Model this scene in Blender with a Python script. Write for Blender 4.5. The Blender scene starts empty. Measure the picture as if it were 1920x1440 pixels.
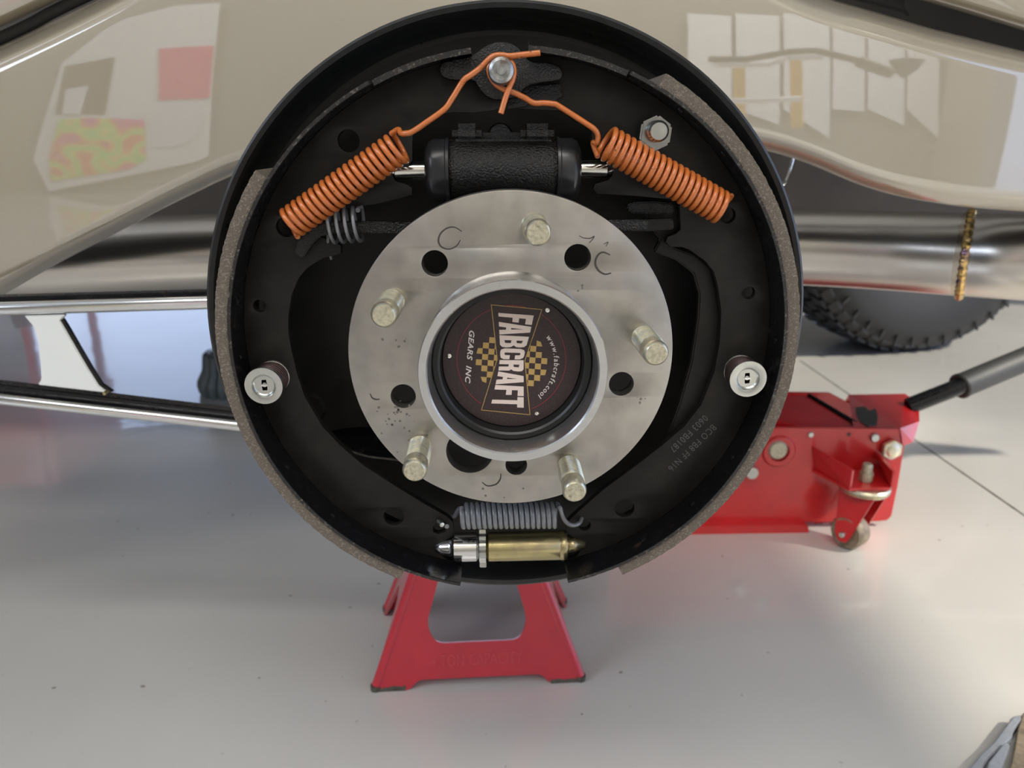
import bpy, bmesh, math, random
from mathutils import Vector, Matrix, Quaternion
random.seed(7)
SC = bpy.context.scene
COL = SC.collection
PI = math.pi
# ------------------------------------------------------------------ camera
F = 1442.0; CX = 960.0; CY = 720.0          # focal length and centre in photograph pixels (1920 x 1440)
PITCH = math.radians(17.74); YAW = math.radians(1.61)
CAMH = 0.47
CAM = Vector((0.0, 0.0, CAMH))
FWD = Vector((math.sin(YAW)*math.cos(PITCH), math.cos(YAW)*math.cos(PITCH), -math.sin(PITCH)))
RGT = Vector((math.cos(YAW), -math.sin(YAW), 0.0))
UPV = RGT.cross(FWD)
cd = bpy.data.cameras.new('camera'); cam = bpy.data.objects.new('camera', cd); COL.objects.link(cam)
cam.location = CAM
cam.rotation_euler = Matrix((RGT, UPV, -FWD)).transposed().to_euler()
cd.sensor_width = 36.0; cd.lens = F*36.0/1920.0; cd.clip_start = 0.01; cd.clip_end = 200
cd.dof.use_dof = True; cd.dof.focus_distance = 0.365; cd.dof.aperture_fstop = 13.0
SC.camera = cam
SC.view_settings.view_transform = 'Standard'; SC.view_settings.look = 'None'
SC.view_settings.gamma = 1.0; SC.view_settings.use_curve_mapping = False
SC.view_settings.exposure = 0.0
SC.cycles.use_denoising = True
SC.cycles.max_bounces = 8; SC.cycles.caustics_reflective = False; SC.cycles.caustics_refractive = False
# ------------------------------------------------------------------ world (daylight outside the open doors)
W = bpy.data.worlds.new('World'); SC.world = W; W.use_nodes = True
nt = W.node_tree; nt.nodes.clear()
wo = nt.nodes.new('ShaderNodeOutputWorld'); bg = nt.nodes.new('ShaderNodeBackground')
tc = nt.nodes.new('ShaderNodeTexCoord'); sp = nt.nodes.new('ShaderNodeSeparateXYZ'); cr = nt.nodes.new('ShaderNodeValToRGB')
nt.links.new(tc.outputs['Generated'], sp.inputs[0]); nt.links.new(sp.outputs['Z'], cr.inputs[0])
cr.color_ramp.elements[0].position = 0.0; cr.color_ramp.elements[0].color = (0.62, 0.72, 0.95, 1)
cr.color_ramp.elements[1].position = 0.6; cr.color_ramp.elements[1].color = (0.45, 0.62, 1.0, 1)
nt.links.new(cr.outputs[0], bg.inputs[0]); bg.inputs[1].default_value = 1.85
nt.links.new(bg.outputs[0], wo.inputs[0])
# ------------------------------------------------------------------ sun and lamps
def light(name, kind, loc, direction, energy, color, size=None, size_y=None, angle=None):
    ld = bpy.data.lights.new(name, kind); o = bpy.data.objects.new(name, ld); COL.objects.link(o)
    o.location = loc; o.rotation_euler = Vector(direction).to_track_quat('-Z', 'Y').to_euler()
    ld.energy = energy; ld.color = color
    if kind == 'AREA':
        ld.shape = 'RECTANGLE'; ld.size = size; ld.size_y = size_y
    if angle: ld.angle = angle
    return o
SUN_TO = Vector((0.66, -0.22, 0.62)).normalized()
light('sun', 'SUN', (3, -2, 3), -SUN_TO, 4.9, (1.0, 0.93, 0.80), angle=math.radians(2.0))
light('overhead_fill', 'AREA', (-0.3, -1.1, 2.88), (0.02, 0.25, -1), 43, (1.0, 0.96, 0.90), 2.6, 0.5)  # added area light, fills the brake and near floor from above
light('overhead_fill', 'AREA', (0.9, -2.0, 2.6), (0, -0.75, -1), 80, (1.0, 0.97, 0.92), 3.2, 0.4)  # added wash, brightens the front wall mirrored in the flank
light('high_window_daylight', 'AREA', (-2.9, -1.0, 2.1), (1, 0.3, -0.5), 40, (0.78, 0.87, 1.0), 2.2, 1.0)

# ------------------------------------------------------------------ pixel rays
def ray(px, py):
    return FWD + RGT*((px-CX)/F) + UPV*((CY-py)/F)
def at(px, py, Y):                            # point on the vertical plane Y = const seen at that pixel
    d = ray(px, py); return CAM + d*(Y/d.y)
def fl(px, py, z=0.0):                        # point on a horizontal plane
    d = ray(px, py); return CAM + d*((z-CAMH)/d.z)
def pxm(Y):                                   # metres per photo pixel near a plane
    return (at(961, 660, Y)-at(960, 660, Y)).length
HX, HZ = 0.0094, CAMH-0.0972                  # wheel axis
Y_FL, Y_RING, Y_CAP, Y_LOGO, Y_SHOE, Y_RIM = 0.3456, 0.3176, 0.3312, 0.3374, 0.3634, 0.4046
Y_WEB = 0.386
def hub(y): return Vector((HX, y, HZ))
def pol(px, py, Y):
    p = at(px, py, Y); return math.hypot(p.x-HX, p.z-HZ), math.atan2(p.z-HZ, p.x-HX)

# ------------------------------------------------------------------ materials
def mat(name, col, metal=0.0, rough=0.5, coat=0.0, coat_rough=0.05, coat_ior=1.5, noise=0.0, nscale=60, bump=0.0, bscale=400,
        spec=0.5, col2=None, c2lo=0.55, c2hi=0.7, stretch=None, rvar=0.0, detail=3, bdist=0.0005, aniso=0.0):
    m = bpy.data.materials.new(name); m.use_nodes = True
    t = m.node_tree; b = t.nodes['Principled BSDF']
    c4 = (col[0], col[1], col[2], 1)
    b.inputs['Base Color'].default_value = c4
    b.inputs['Metallic'].default_value = metal; b.inputs['Roughness'].default_value = rough
    b.inputs['Specular IOR Level'].default_value = spec
    b.inputs['Coat Weight'].default_value = coat; b.inputs['Coat Roughness'].default_value = coat_rough
    b.inputs['Coat IOR'].default_value = coat_ior; b.inputs['Anisotropic'].default_value = aniso
    co = t.nodes.new('ShaderNodeTexCoord'); mp = t.nodes.new('ShaderNodeMapping')
    t.links.new(co.outputs['Object'], mp.inputs[0])
    if stretch: mp.inputs['Scale'].default_value = stretch
    def nz(s, d=detail):
        n = t.nodes.new('ShaderNodeTexNoise'); n.inputs['Scale'].default_value = s; n.inputs['Detail'].default_value = d
        t.links.new(mp.outputs[0], n.inputs['Vector']); return n
    src = None
    if col2:
        n = nz(nscale); r = t.nodes.new('ShaderNodeValToRGB')
        r.color_ramp.elements[0].position = c2lo; r.color_ramp.elements[0].color = c4
        r.color_ramp.elements[1].position = c2hi; r.color_ramp.elements[1].color = (col2[0], col2[1], col2[2], 1)
        t.links.new(n.outputs['Fac'], r.inputs[0]); src = r.outputs[0]
    if noise > 0:
        n = nz(nscale*2.7, 5); h = t.nodes.new('ShaderNodeMapRange')
        h.inputs['From Min'].default_value = 0.25; h.inputs['From Max'].default_value = 0.75
        h.inputs['To Min'].default_value = 1-noise; h.inputs['To Max'].default_value = 1+noise
        t.links.new(n.outputs['Fac'], h.inputs['Value'])
        v = t.nodes.new('ShaderNodeVectorMath'); v.operation = 'SCALE'
        if src: t.links.new(src, v.inputs[0])
        else: v.inputs[0].default_value = col
        t.links.new(h.outputs[0], v.inputs['Scale']); src = v.outputs[0]
    if src: t.links.new(src, b.inputs['Base Color'])
    if rvar > 0:
        n = nz(nscale*1.3, 4); h = t.nodes.new('ShaderNodeMapRange')
        h.inputs['From Min'].default_value = 0.3; h.inputs['From Max'].default_value = 0.7
        h.inputs['To Min'].default_value = max(0.02, rough-rvar); h.inputs['To Max'].default_value = rough+rvar
        t.links.new(n.outputs['Fac'], h.inputs['Value']); t.links.new(h.outputs[0], b.inputs['Roughness'])
    if bump > 0:
        n = nz(bscale, 4); bp = t.nodes.new('ShaderNodeBump'); bp.inputs['Strength'].default_value = bump
        bp.inputs['Distance'].default_value = bdist
        t.links.new(n.outputs['Fac'], bp.inputs['Height']); t.links.new(bp.outputs[0], b.inputs['Normal'])
    return m

M = {}
M['black'] = mat('black_painted_steel', (0.014, 0.0125, 0.011), 0.0, 0.40, spec=0.3, noise=0.35, nscale=40, rvar=0.10, bump=0.08, bscale=900)
M['web'] = mat('satin_black_web', (0.0135, 0.012, 0.0108), 0.0, 0.46, spec=0.28, noise=0.3, nscale=45, rvar=0.08, col2=(0.018, 0.0155, 0.013), c2lo=0.5, c2hi=0.75, bump=0.05, bscale=1500)
M['gloss_black'] = mat('gloss_black_paint', (0.006, 0.006, 0.007), 0.0, 0.22, spec=0.4, rvar=0.12, nscale=90, bump=0.15, bscale=700, col2=(0.05, 0.03, 0.02), c2lo=0.70, c2hi=0.78)
M['edge_black'] = mat('worn_highlit_black_edge', (0.022, 0.020, 0.019), 0.2, 0.35, col2=(0.15, 0.135, 0.115), c2lo=0.56, c2hi=0.74, nscale=700, bump=0.4, bscale=1200)  # pale speckle is wear plus the edge highlight painted in
M['plate'] = mat('backing_plate_black', (0.012, 0.011, 0.010), 0.0, 0.42, spec=0.3, noise=0.3, nscale=25, rvar=0.08, bump=0.05, bscale=600)
M['cast'] = mat('black_cast_iron', (0.007, 0.006, 0.005), 0.0, 0.17, spec=0.4, noise=0.3, bump=1.0, bscale=1000, bdist=0.0009, nscale=150, rvar=0.1)
M['rubber'] = mat('black_rubber', (0.018, 0.018, 0.020), 0.0, 0.30, bump=0.05, bscale=500, noise=0.2)
M['lining'] = mat('friction_lining', (0.13, 0.108, 0.085), 0.0, 0.9, noise=0.45, nscale=900, col2=(0.24, 0.20, 0.16), c2lo=0.52, c2hi=0.72, bump=0.9, bscale=1600, bdist=0.0006)
M['orange'] = mat('orange_spring_paint', (0.54, 0.150, 0.034), 0.0, 0.32, coat=0.4, coat_rough=0.15, col2=(0.10, 0.03, 0.012), c2lo=0.70, c2hi=0.74, nscale=420, noise=0.15, bump=0.08, bscale=900)
M['copper'] = mat('worn_orange_wire', (0.52, 0.20, 0.09), 0.25, 0.32, col2=(0.12, 0.05, 0.03), c2lo=0.66, c2hi=0.74, nscale=300, noise=0.2)
M['steel'] = mat('machined_steel', (0.42, 0.395, 0.36), 0.92, 0.36, noise=0.12, nscale=35, col2=(0.34, 0.325, 0.305), c2lo=0.5, c2hi=0.75, rvar=0.05, bump=0.10, bscale=900, bdist=0.0002, aniso=0.3)
M['alu'] = mat('turned_aluminium', (0.60, 0.60, 0.60), 0.95, 0.24, noise=0.05, nscale=80, rvar=0.04, aniso=0.4)
M['zinc'] = mat('zinc_plate', (0.56, 0.57, 0.54), 0.95, 0.24, noise=0.04, nscale=60)
M['stud'] = mat('yellow_zinc_stud', (0.74, 0.69, 0.50), 0.9, 0.30, noise=0.15, nscale=200, col2=(0.62, 0.60, 0.50), c2lo=0.45, c2hi=0.6, bump=0.1, bscale=900)
M['studend'] = mat('stud_end', (0.50, 0.46, 0.34), 0.6, 0.5, noise=0.3, nscale=250, col2=(0.28, 0.25, 0.17), c2lo=0.6, c2hi=0.72)
M['gold'] = mat('yellow_zinc', (0.50, 0.43, 0.22), 0.95, 0.27, noise=0.08, nscale=90, col2=(0.40, 0.33, 0.20), c2lo=0.5, c2hi=0.72)
M['chrome'] = mat('polished_steel', (0.78, 0.78, 0.78), 1.0, 0.12, noise=0.03)
M['bright'] = mat('ground_steel_rod', (0.78, 0.77, 0.72), 1.0, 0.16, noise=0.06, nscale=90)
M['pipe'] = mat('brushed_stainless', (0.66, 0.62, 0.57), 1.0, 0.27, noise=0.05, nscale=20, stretch=(0.05, 1, 1), aniso=0.3)
M['weld'] = mat('heat_tinted_weld', (0.66, 0.44, 0.16), 0.9, 0.22, col2=(0.20, 0.11, 0.18), c2lo=0.5, c2hi=0.62, nscale=70, bump=0.5, bscale=300)
M['tint'] = mat('heat_tint', (0.58, 0.52, 0.42), 1.0, 0.28, noise=0.1)
M['anchor'] = mat('worn_pin_steel', (0.36, 0.36, 0.36), 0.8, 0.35, noise=0.5, nscale=130, col2=(0.22, 0.17, 0.14), c2lo=0.5, c2hi=0.62, bump=0.3, bscale=400)
M['greywire'] = mat('grey_painted_spring', (0.22, 0.225, 0.235), 0.15, 0.32, coat=0.3, noise=0.15, nscale=200)
M['darkwire'] = mat('dark_spring_wire', (0.07, 0.045, 0.045), 0.6, 0.3, noise=0.2)
M['cap'] = mat('black_anodised_cap', (0.020, 0.020, 0.020), 0.3, 0.38, noise=0.1)
M['label'] = mat('dark_maroon_print', (0.042, 0.027, 0.028), 0.0, 0.42, spec=0.4, noise=0.6, nscale=1100, detail=2)
M['cream'] = mat('cream_print', (0.78, 0.66, 0.60), 0.0, 0.5, noise=0.05, nscale=900)
M['goldprint'] = mat('gold_print', (0.50, 0.33, 0.11), 0.1, 0.45, noise=0.15, nscale=900)
M['redprint'] = mat('red_print', (0.35, 0.035, 0.05), 0.0, 0.5)
M['whiteprint'] = mat('white_print', (0.75, 0.70, 0.66), 0.0, 0.5)
M['inkgrey'] = mat('grey_stamp_ink', (0.11, 0.11, 0.11), 0.0, 0.6)
M['marker'] = mat('marker_ink', (0.07, 0.065, 0.06), 0.4, 0.4, noise=0.4, nscale=700)
M['stain'] = mat('dark_stain', (0.20, 0.19, 0.18), 0.7, 0.42, noise=0.4, nscale=700)
M['red'] = mat('red_gloss_paint', (0.55, 0.014, 0.016), 0.0, 0.35, coat=0.8, coat_rough=0.12, noise=0.12, nscale=12, bump=0.05, bscale=90)
M['standred'] = mat('stand_red_paint', (0.50, 0.016, 0.035), 0.0, 0.33, coat=0.7, coat_rough=0.12, noise=0.10, nscale=12, col2=(0.36, 0.03, 0.04), c2lo=0.68, c2hi=0.80, bump=0.05, bscale=120)
M['chip'] = mat('bare_worn_edge', (0.10, 0.09, 0.075), 0.4, 0.5, noise=0.4, nscale=100)
M['dirty'] = mat('grimy_caster_rubber', (0.24, 0.19, 0.13), 0.2, 0.5, noise=0.4, nscale=60)
M['tire'] = mat('tire_rubber', (0.013, 0.0125, 0.012), 0.0, 0.6, noise=0.2, nscale=30)
M['tread'] = mat('tread_rubber', (0.024, 0.025, 0.028), 0.0, 0.5, noise=0.2, nscale=30)
M['rim'] = mat('rim_black_lightened', (0.022, 0.022, 0.022), 0.0, 0.33, noise=0.2, nscale=60, rvar=0.06)  # plate black lightened to paint in the ceiling sheen on the lip
M['foam'] = mat('black_foam_grip', (0.035, 0.034, 0.030), 0.0, 0.55, noise=0.2, nscale=60, bump=0.1, bscale=300)
M['seal'] = mat('black_rubber_seal', (0.02, 0.019, 0.017), 0.0, 0.75, noise=0.5, nscale=500, bump=0.5, bscale=800)
M['under'] = mat('dark_underbody', (0.05, 0.042, 0.034), 0.0, 0.55, noise=0.2, nscale=10)
M['castalu'] = mat('cast_aluminium_grey', (0.36, 0.38, 0.41), 0.4, 0.5, noise=0.12, nscale=60, bump=0.3, bscale=500)
M['fluted'] = mat('grey_moulded_rubber', (0.14, 0.17, 0.18), 0.0, 0.35, noise=0.1, nscale=30)
M['paint'] = mat('greige_car_paint', (0.385, 0.335, 0.250), 0.0, 0.32, coat=1.0, coat_rough=0.015, coat_ior=2.4, noise=0.03, nscale=500)
M['wall'] = mat('grey_painted_wall', (0.30, 0.28, 0.24), 0.0, 0.7, noise=0.05, nscale=3)
M['ceil'] = mat('ceiling_white', (0.70, 0.70, 0.68), 0.0, 0.8, noise=0.04, nscale=2)
M['whitewall'] = mat('white_board', (0.88, 0.88, 0.88), 0.0, 0.6, noise=0.04, nscale=4)
M['standtext'] = mat('dusty_red', (0.56, 0.05, 0.07), 0.0, 0.5, noise=0.3, nscale=300)
M['gusset'] = mat('steel_painted_reflection', (0.90, 0.93, 0.93), 0.3, 0.30)  # near-white base paints in the sky that the polished plate reflects
M['nut'] = mat('bright_nut_steel', (0.42, 0.42, 0.41), 1.0, 0.22, noise=0.1, nscale=200)
M['pink'] = mat('pink_paper', (0.90, 0.06, 0.20), 0.0, 0.7, noise=0.05)
M['paper'] = mat('white_paper', (0.85, 0.85, 0.9), 0.0, 0.7, noise=0.03)
M['darkboard'] = mat('dark_brown_board', (0.08, 0.055, 0.03), 0.0, 0.6, noise=0.2)
M['yellow'] = mat('yellow_paint', (0.85, 0.50, 0.06), 0.0, 0.4, noise=0.05)
M['silver'] = mat('grey_panel', (0.45, 0.45, 0.46), 0.2, 0.5, noise=0.05)

def floor_mat():
    m = bpy.data.materials.new('epoxy_floor'); m.use_nodes = True; t = m.node_tree; b = t.nodes['Principled BSDF']
    co = t.nodes.new('ShaderNodeTexCoord')
    n1 = t.nodes.new('ShaderNodeTexNoise'); n1.inputs['Scale'].default_value = 2.5; n1.inputs['Detail'].default_value = 4
    r1 = t.nodes.new('ShaderNodeValToRGB')
    r1.color_ramp.elements[0].position = 0.3; r1.color_ramp.elements[0].color = (0.50, 0.485, 0.45, 1)
    r1.color_ramp.elements[1].position = 0.7; r1.color_ramp.elements[1].color = (0.60, 0.575, 0.53, 1)
    t.links.new(co.outputs['Object'], n1.inputs['Vector']); t.links.new(n1.outputs['Fac'], r1.inputs[0])
    n2 = t.nodes.new('ShaderNodeTexNoise'); n2.inputs['Scale'].default_value = 90; n2.inputs['Detail'].default_value = 1
    r2 = t.nodes.new('ShaderNodeValToRGB')
    r2.color_ramp.elements[0].position = 0.76; r2.color_ramp.elements[0].color = (1, 1, 1, 1)
    r2.color_ramp.elements[1].position = 0.80; r2.color_ramp.elements[1].color = (0.45, 0.40, 0.33, 1)
    t.links.new(co.outputs['Object'], n2.inputs['Vector']); t.links.new(n2.outputs['Fac'], r2.inputs[0])
    mx = t.nodes.new('ShaderNodeMix'); mx.data_type = 'RGBA'; mx.blend_type = 'MULTIPLY'; mx.inputs[0].default_value = 1
    t.links.new(r1.outputs[0], mx.inputs[6]); t.links.new(r2.outputs[0], mx.inputs[7])
    t.links.new(mx.outputs[2], b.inputs['Base Color'])
    b.inputs['Roughness'].default_value = 0.35
    b.inputs['Coat Weight'].default_value = 1.0; b.inputs['Coat Roughness'].default_value = 0.07; b.inputs['Coat IOR'].default_value = 1.55
    n3 = t.nodes.new('ShaderNodeTexNoise'); n3.inputs['Scale'].default_value = 9; n3.inputs['Detail'].default_value = 3
    bp = t.nodes.new('ShaderNodeBump'); bp.inputs['Strength'].default_value = 0.35; bp.inputs['Distance'].default_value = 0.003
    t.links.new(co.outputs['Object'], n3.inputs['Vector']); t.links.new(n3.outputs['Fac'], bp.inputs['Height'])
    t.links.new(bp.outputs[0], b.inputs['Coat Normal'])
    return m
M['floor'] = floor_mat()
def poster_mat():
    m = bpy.data.materials.new('painted_colour_sheet'); m.use_nodes = True; t = m.node_tree; b = t.nodes['Principled BSDF']
    co = t.nodes.new('ShaderNodeTexCoord'); n = t.nodes.new('ShaderNodeTexNoise'); n.inputs['Scale'].default_value = 9; n.inputs['Detail'].default_value = 0
    r = t.nodes.new('ShaderNodeValToRGB'); r.color_ramp.interpolation = 'LINEAR'
    e = r.color_ramp.elements; e[0].position = 0.3; e[0].color = (0.9, 0.15, 0.35, 1); e[1].position = 0.7; e[1].color = (0.95, 0.22, 0.05, 1)
    for p, c in ((0.4, (0.95, 0.3, 0.08, 1)), (0.47, (0.85, 0.85, 0.1, 1)), (0.55, (0.25, 0.8, 0.12, 1)), (0.62, (0.9, 0.85, 0.15, 1))):
        x = e.new(p); x.color = c
    t.links.new(co.outputs['Object'], n.inputs['Vector']); t.links.new(n.outputs['Fac'], r.inputs[0]); t.links.new(r.outputs[0], b.inputs['Base Color'])
    b.inputs['Roughness'].default_value = 0.6
    return m
M['poster'] = poster_mat()

# ------------------------------------------------------------------ object helpers
ROOT = {}
def wloc(o): return ROOT.get(o.name, Vector((0, 0, 0)))
def thing(name, label, cat, loc, group=None):
    o = bpy.data.objects.new(name, None); COL.objects.link(o); o.location = Vector(loc); o.empty_display_size = 0.01
    o['label'] = label; o['category'] = cat
    if group: o['group'] = group
    ROOT[o.name] = Vector(loc); return o
def finish(me, smooth=True, angle=40):
    me.validate(); me.update()
    if smooth and len(me.polygons):
        me.polygons.foreach_set('use_smooth', [True]*len(me.polygons))
        me.set_sharp_from_angle(angle=math.radians(angle))
    return me
def add(name, me, m, parent=None, loc=None, label=None, cat=None, group=None, kind=None, smooth=True, angle=40):
    finish(me, smooth, angle)
    base = wloc(parent) if parent else (Vector(loc) if loc is not None else Vector((0, 0, 0)))
    me.transform(Matrix.Translation(-base))
    me.materials.clear(); me.materials.append(M[m]); me.name = name
    o = bpy.data.objects.new(name, me); COL.objects.link(o)
    if parent: o.parent = parent; ROOT[o.name] = base
    else: o.location = base; ROOT[o.name] = base
    if label: o['label'] = label
    if cat: o['category'] = cat
    if group: o['group'] = group
    if kind: o['kind'] = kind
    return o
def mesh_from(verts, faces):
    me = bpy.data.meshes.new('m'); me.from_pydata([tuple(v) for v in verts], [], faces); return me
def bm_mesh(bm, fixn=True):
    if fixn: bmesh.ops.recalc_face_normals(bm, faces=bm.faces)
    me = bpy.data.meshes.new('m'); bm.to_mesh(me); bm.free(); return me
def join(meshes):
    V = []; Fc = []
    for me in meshes:
        o = len(V); V += [v.co.copy() for v in me.vertices]; Fc += [tuple(o+i for i in p.vertices) for p in me.polygons]
        bpy.data.meshes.remove(me)
    return mesh_from(V, Fc)
def frame(axis):
    a = Vector(axis).normalized(); u = a.orthogonal().normalized()
    if abs(a.z) < 0.9: u = (Vector((0, 0, 1))-a*a.z).normalized()
    w = a.cross(u).normalized(); return a, u, w
def lathe(profile, origin, axis, seg=64, closed=False, a0=0.0, a1=2*PI):
    a, u, w = frame(axis); o = Vector(origin); full = abs(a1-a0-2*PI) < 1e-6
    n = seg if full else seg+1; V = []
    for r, t in profile:
        for k in range(n):
            th = a0+(a1-a0)*k/seg
            V.append(o+a*t+u*(r*math.cos(th))+w*(r*math.sin(th)))
    Fc = []; P = len(profile)
    for i in range(P if closed else P-1):
        j = (i+1) % P
        for k in range(seg):
            k2 = (k+1) % n
            Fc.append((i*n+k, i*n+k2, j*n+k2, j*n+k))
    if not full and closed:
        Fc.append(tuple(i*n for i in range(P))); Fc.append(tuple(i*n+n-1 for i in reversed(range(P))))
    bm = bmesh.new(); me = mesh_from(V, Fc); bm.from_mesh(me); bpy.data.meshes.remove(me)
    bmesh.ops.remove_doubles(bm, verts=bm.verts, dist=1e-7)
    return bm_mesh(bm)
def catmull(P, n=8):
    P = [Vector(p) for p in P]; out = []
    for i in range(len(P)-1):
        p0 = P[max(i-1, 0)]; p1 = P[i]; p2 = P[i+1]; p3 = P[min(i+2, len(P)-1)]
        for k in range(n):
            t = k/n
            out.append(0.5*((2*p1)+(p2-p0)*t+(2*p0-5*p1+4*p2-p3)*t*t+(3*p1-p0-3*p2+p3)*t**3))
    out.append(P[-1]); return out
def tube(path, r, seg=12, cap=True, rad=None):
    P = [Vector(p) for p in path]; n = len(P); V = []; prev = None
    for i, p in enumerate(P):
        t = (P[min(i+1, n-1)]-P[max(i-1, 0)]).normalized()
        if prev is None: u = t.orthogonal().normalized()
        else: u = (prev-t*prev.dot(t)).normalized()
        prev = u; w = t.cross(u); rr = rad[i] if rad else r
        for k in range(seg):
            th = 2*PI*k/seg; V.append(p+u*(rr*math.cos(th))+w*(rr*math.sin(th)))
    Fc = [(i*seg+k, i*seg+(k+1) % seg, (i+1)*seg+(k+1) % seg, (i+1)*seg+k) for i in range(n-1) for k in range(seg)]
    if cap: Fc.append(tuple(range(seg))[::-1]); Fc.append(tuple((n-1)*seg+k for k in range(seg)))
    bm = bmesh.new(); me = mesh_from(V, Fc); bm.from_mesh(me); bpy.data.meshes.remove(me); return bm_mesh(bm)
def box(c, s, rot=None, bev=0.0, seg=2):
    bm = bmesh.new(); bmesh.ops.create_cube(bm, size=1.0)
    for v in bm.verts: v.co = Vector((v.co.x*s[0], v.co.y*s[1], v.co.z*s[2]))
    if bev > 0: bmesh.ops.bevel(bm, geom=bm.edges[:], offset=bev, segments=seg, affect='EDGES')
    if rot is not None: bmesh.ops.transform(bm, matrix=rot.to_4x4(), verts=bm.verts)
    bmesh.ops.translate(bm, vec=Vector(c), verts=bm.verts); return bm_mesh(bm)
def prism(pts3, depth, bev=0.0):                 # closed loop of 3D points, extruded by a vector
    d = Vector(depth); n = len(pts3); V = [Vector(p) for p in pts3]+[Vector(p)+d for p in pts3]
    Fc = [tuple(range(n)), tuple(range(2*n-1, n-1, -1))]+[(i, i+n, (i+1) % n+n, (i+1) % n) for i in range(n)]
    bm = bmesh.new(); me = mesh_from(V, Fc); bm.from_mesh(me); bpy.data.meshes.remove(me)
    bmesh.ops.recalc_face_normals(bm, faces=bm.faces)
    if bev > 0:
        bmesh.ops.bevel(bm, geom=[e for e in bm.edges if len(e.link_faces) == 2 and e.calc_face_angle(0) > 0.5], offset=bev, segments=2, affect='EDGES')
    return bm_mesh(bm)
def to_mesh_curve(cu):
    o = bpy.data.objects.new('tmp', cu); COL.objects.link(o)
    dg = bpy.context.evaluated_depsgraph_get(); me = bpy.data.meshes.new_from_object(o.evaluated_get(dg))
    bpy.data.objects.remove(o); bpy.data.curves.remove(cu); return me
def flat(outer, holes, thick, bev=0.0):          # 2D outlines (x, z) -> plate with real holes, centred on y = 0
    cu = bpy.data.curves.new('c', 'CURVE'); cu.dimensions = '2D'; cu.fill_mode = 'BOTH'
    cu.extrude = max(thick/2-bev, 1e-6); cu.bevel_depth = bev; cu.bevel_resolution = 1; cu.offset = -bev
    for loop in [outer]+holes:
        s = cu.splines.new('POLY'); s.points.add(len(loop)-1); s.use_cyclic_u = True
        for i, p in enumerate(loop): s.points[i].co = (p[0], p[1], 0, 1)
    me = to_mesh_curve(cu)
    me.transform(Matrix.Rotation(PI/2, 4, 'X')); return me
def plate(outer, holes, Y, thick, bev=0.0):
    me = flat(outer, holes, thick, bev); me.transform(Matrix.Translation((0, Y, 0)))
    bm = bmesh.new(); bm.from_mesh(me); bpy.data.meshes.remove(me); bmesh.ops.remove_doubles(bm, verts=bm.verts, dist=1e-7); return bm_mesh(bm)
def px2(pts, Y): return [(at(x, y, Y).x, at(x, y, Y).z) for x, y in pts]
def circ(c, r, n=32): return [(c[0]+r*math.cos(2*PI*k/n), c[1]+r*math.sin(2*PI*k/n)) for k in range(n)]
def hole(px, py, rpx, Y, n=32):
    c = at(px, py, Y); return circ((c.x, c.z), rpx*pxm(Y), n)
def arc_band(R0, R1, Y0, Y1, a0, a1, seg=96, jag=0.0):
    P = [(R0, Y0), (R1, Y0), (R1, Y1), (R0, Y1)]; V = []
    for k in range(seg+1):
        th = a0+(a1-a0)*k/seg; j = random.uniform(-jag, jag)
        for q, (r, y) in enumerate(P):
            rr = r+(j if q in (1, 2) else 0); V.append((HX+rr*math.cos(th), y, HZ+rr*math.sin(th)))
    Fc = [(k*4+i, k*4+(i+1) % 4, k*4+4+(i+1) % 4, k*4+4+i) for k in range(seg) for i in range(4)]
    Fc += [(0, 1, 2, 3), (seg*4+3, seg*4+2, seg*4+1, seg*4)]
    bm = bmesh.new(); me = mesh_from(V, Fc); bm.from_mesh(me); bpy.data.meshes.remove(me); return bm_mesh(bm)
def helix(p0, p1, R, turns, n=20, ph=0.0, ref=None, taper=None):
    p0 = Vector(p0); p1 = Vector(p1); a, u, w = frame(p1-p0)
    if ref is not None: u = (Vector(ref)-a*Vector(ref).dot(a)).normalized(); w = a.cross(u)
    N = int(turns*n); out = []
    for i in range(N+1):
        t = i/N; th = ph+2*PI*turns*t; rr = R*(taper(t) if taper else 1)
        out.append(p0.lerp(p1, t)+u*(rr*math.cos(th))+w*(rr*math.sin(th)))
    return out
def hexbar(c, r, axis, L, n=6, bev=0.0006, rot=0.0):
    a, u, w = frame(axis); c = Vector(c)
    pts = [c+u*(r*math.cos(rot+2*PI*k/n))+w*(r*math.sin(rot+2*PI*k/n)) for k in range(n)]
    return prism(pts, a*L, bev)
def text_mesh(s, size, thick=0.00008, offset=0.0, shear=0.0, align='CENTER', space=1.0):
    cu = bpy.data.curves.new('t', 'FONT'); cu.body = s; cu.size = size; cu.extrude = thick; cu.offset = offset; cu.shear = shear
    cu.align_x = align; cu.align_y = 'CENTER'; cu.space_character = space; cu.resolution_u = 3
    return to_mesh_curve(cu)
def place2d(me, org, xdir, zdir, ydir):            # local x,y,z -> world axes
    m = Matrix((Vector(xdir), Vector(zdir), Vector(ydir))).transposed().to_4x4(); m.translation = Vector(org); me.transform(m); return me

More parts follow.
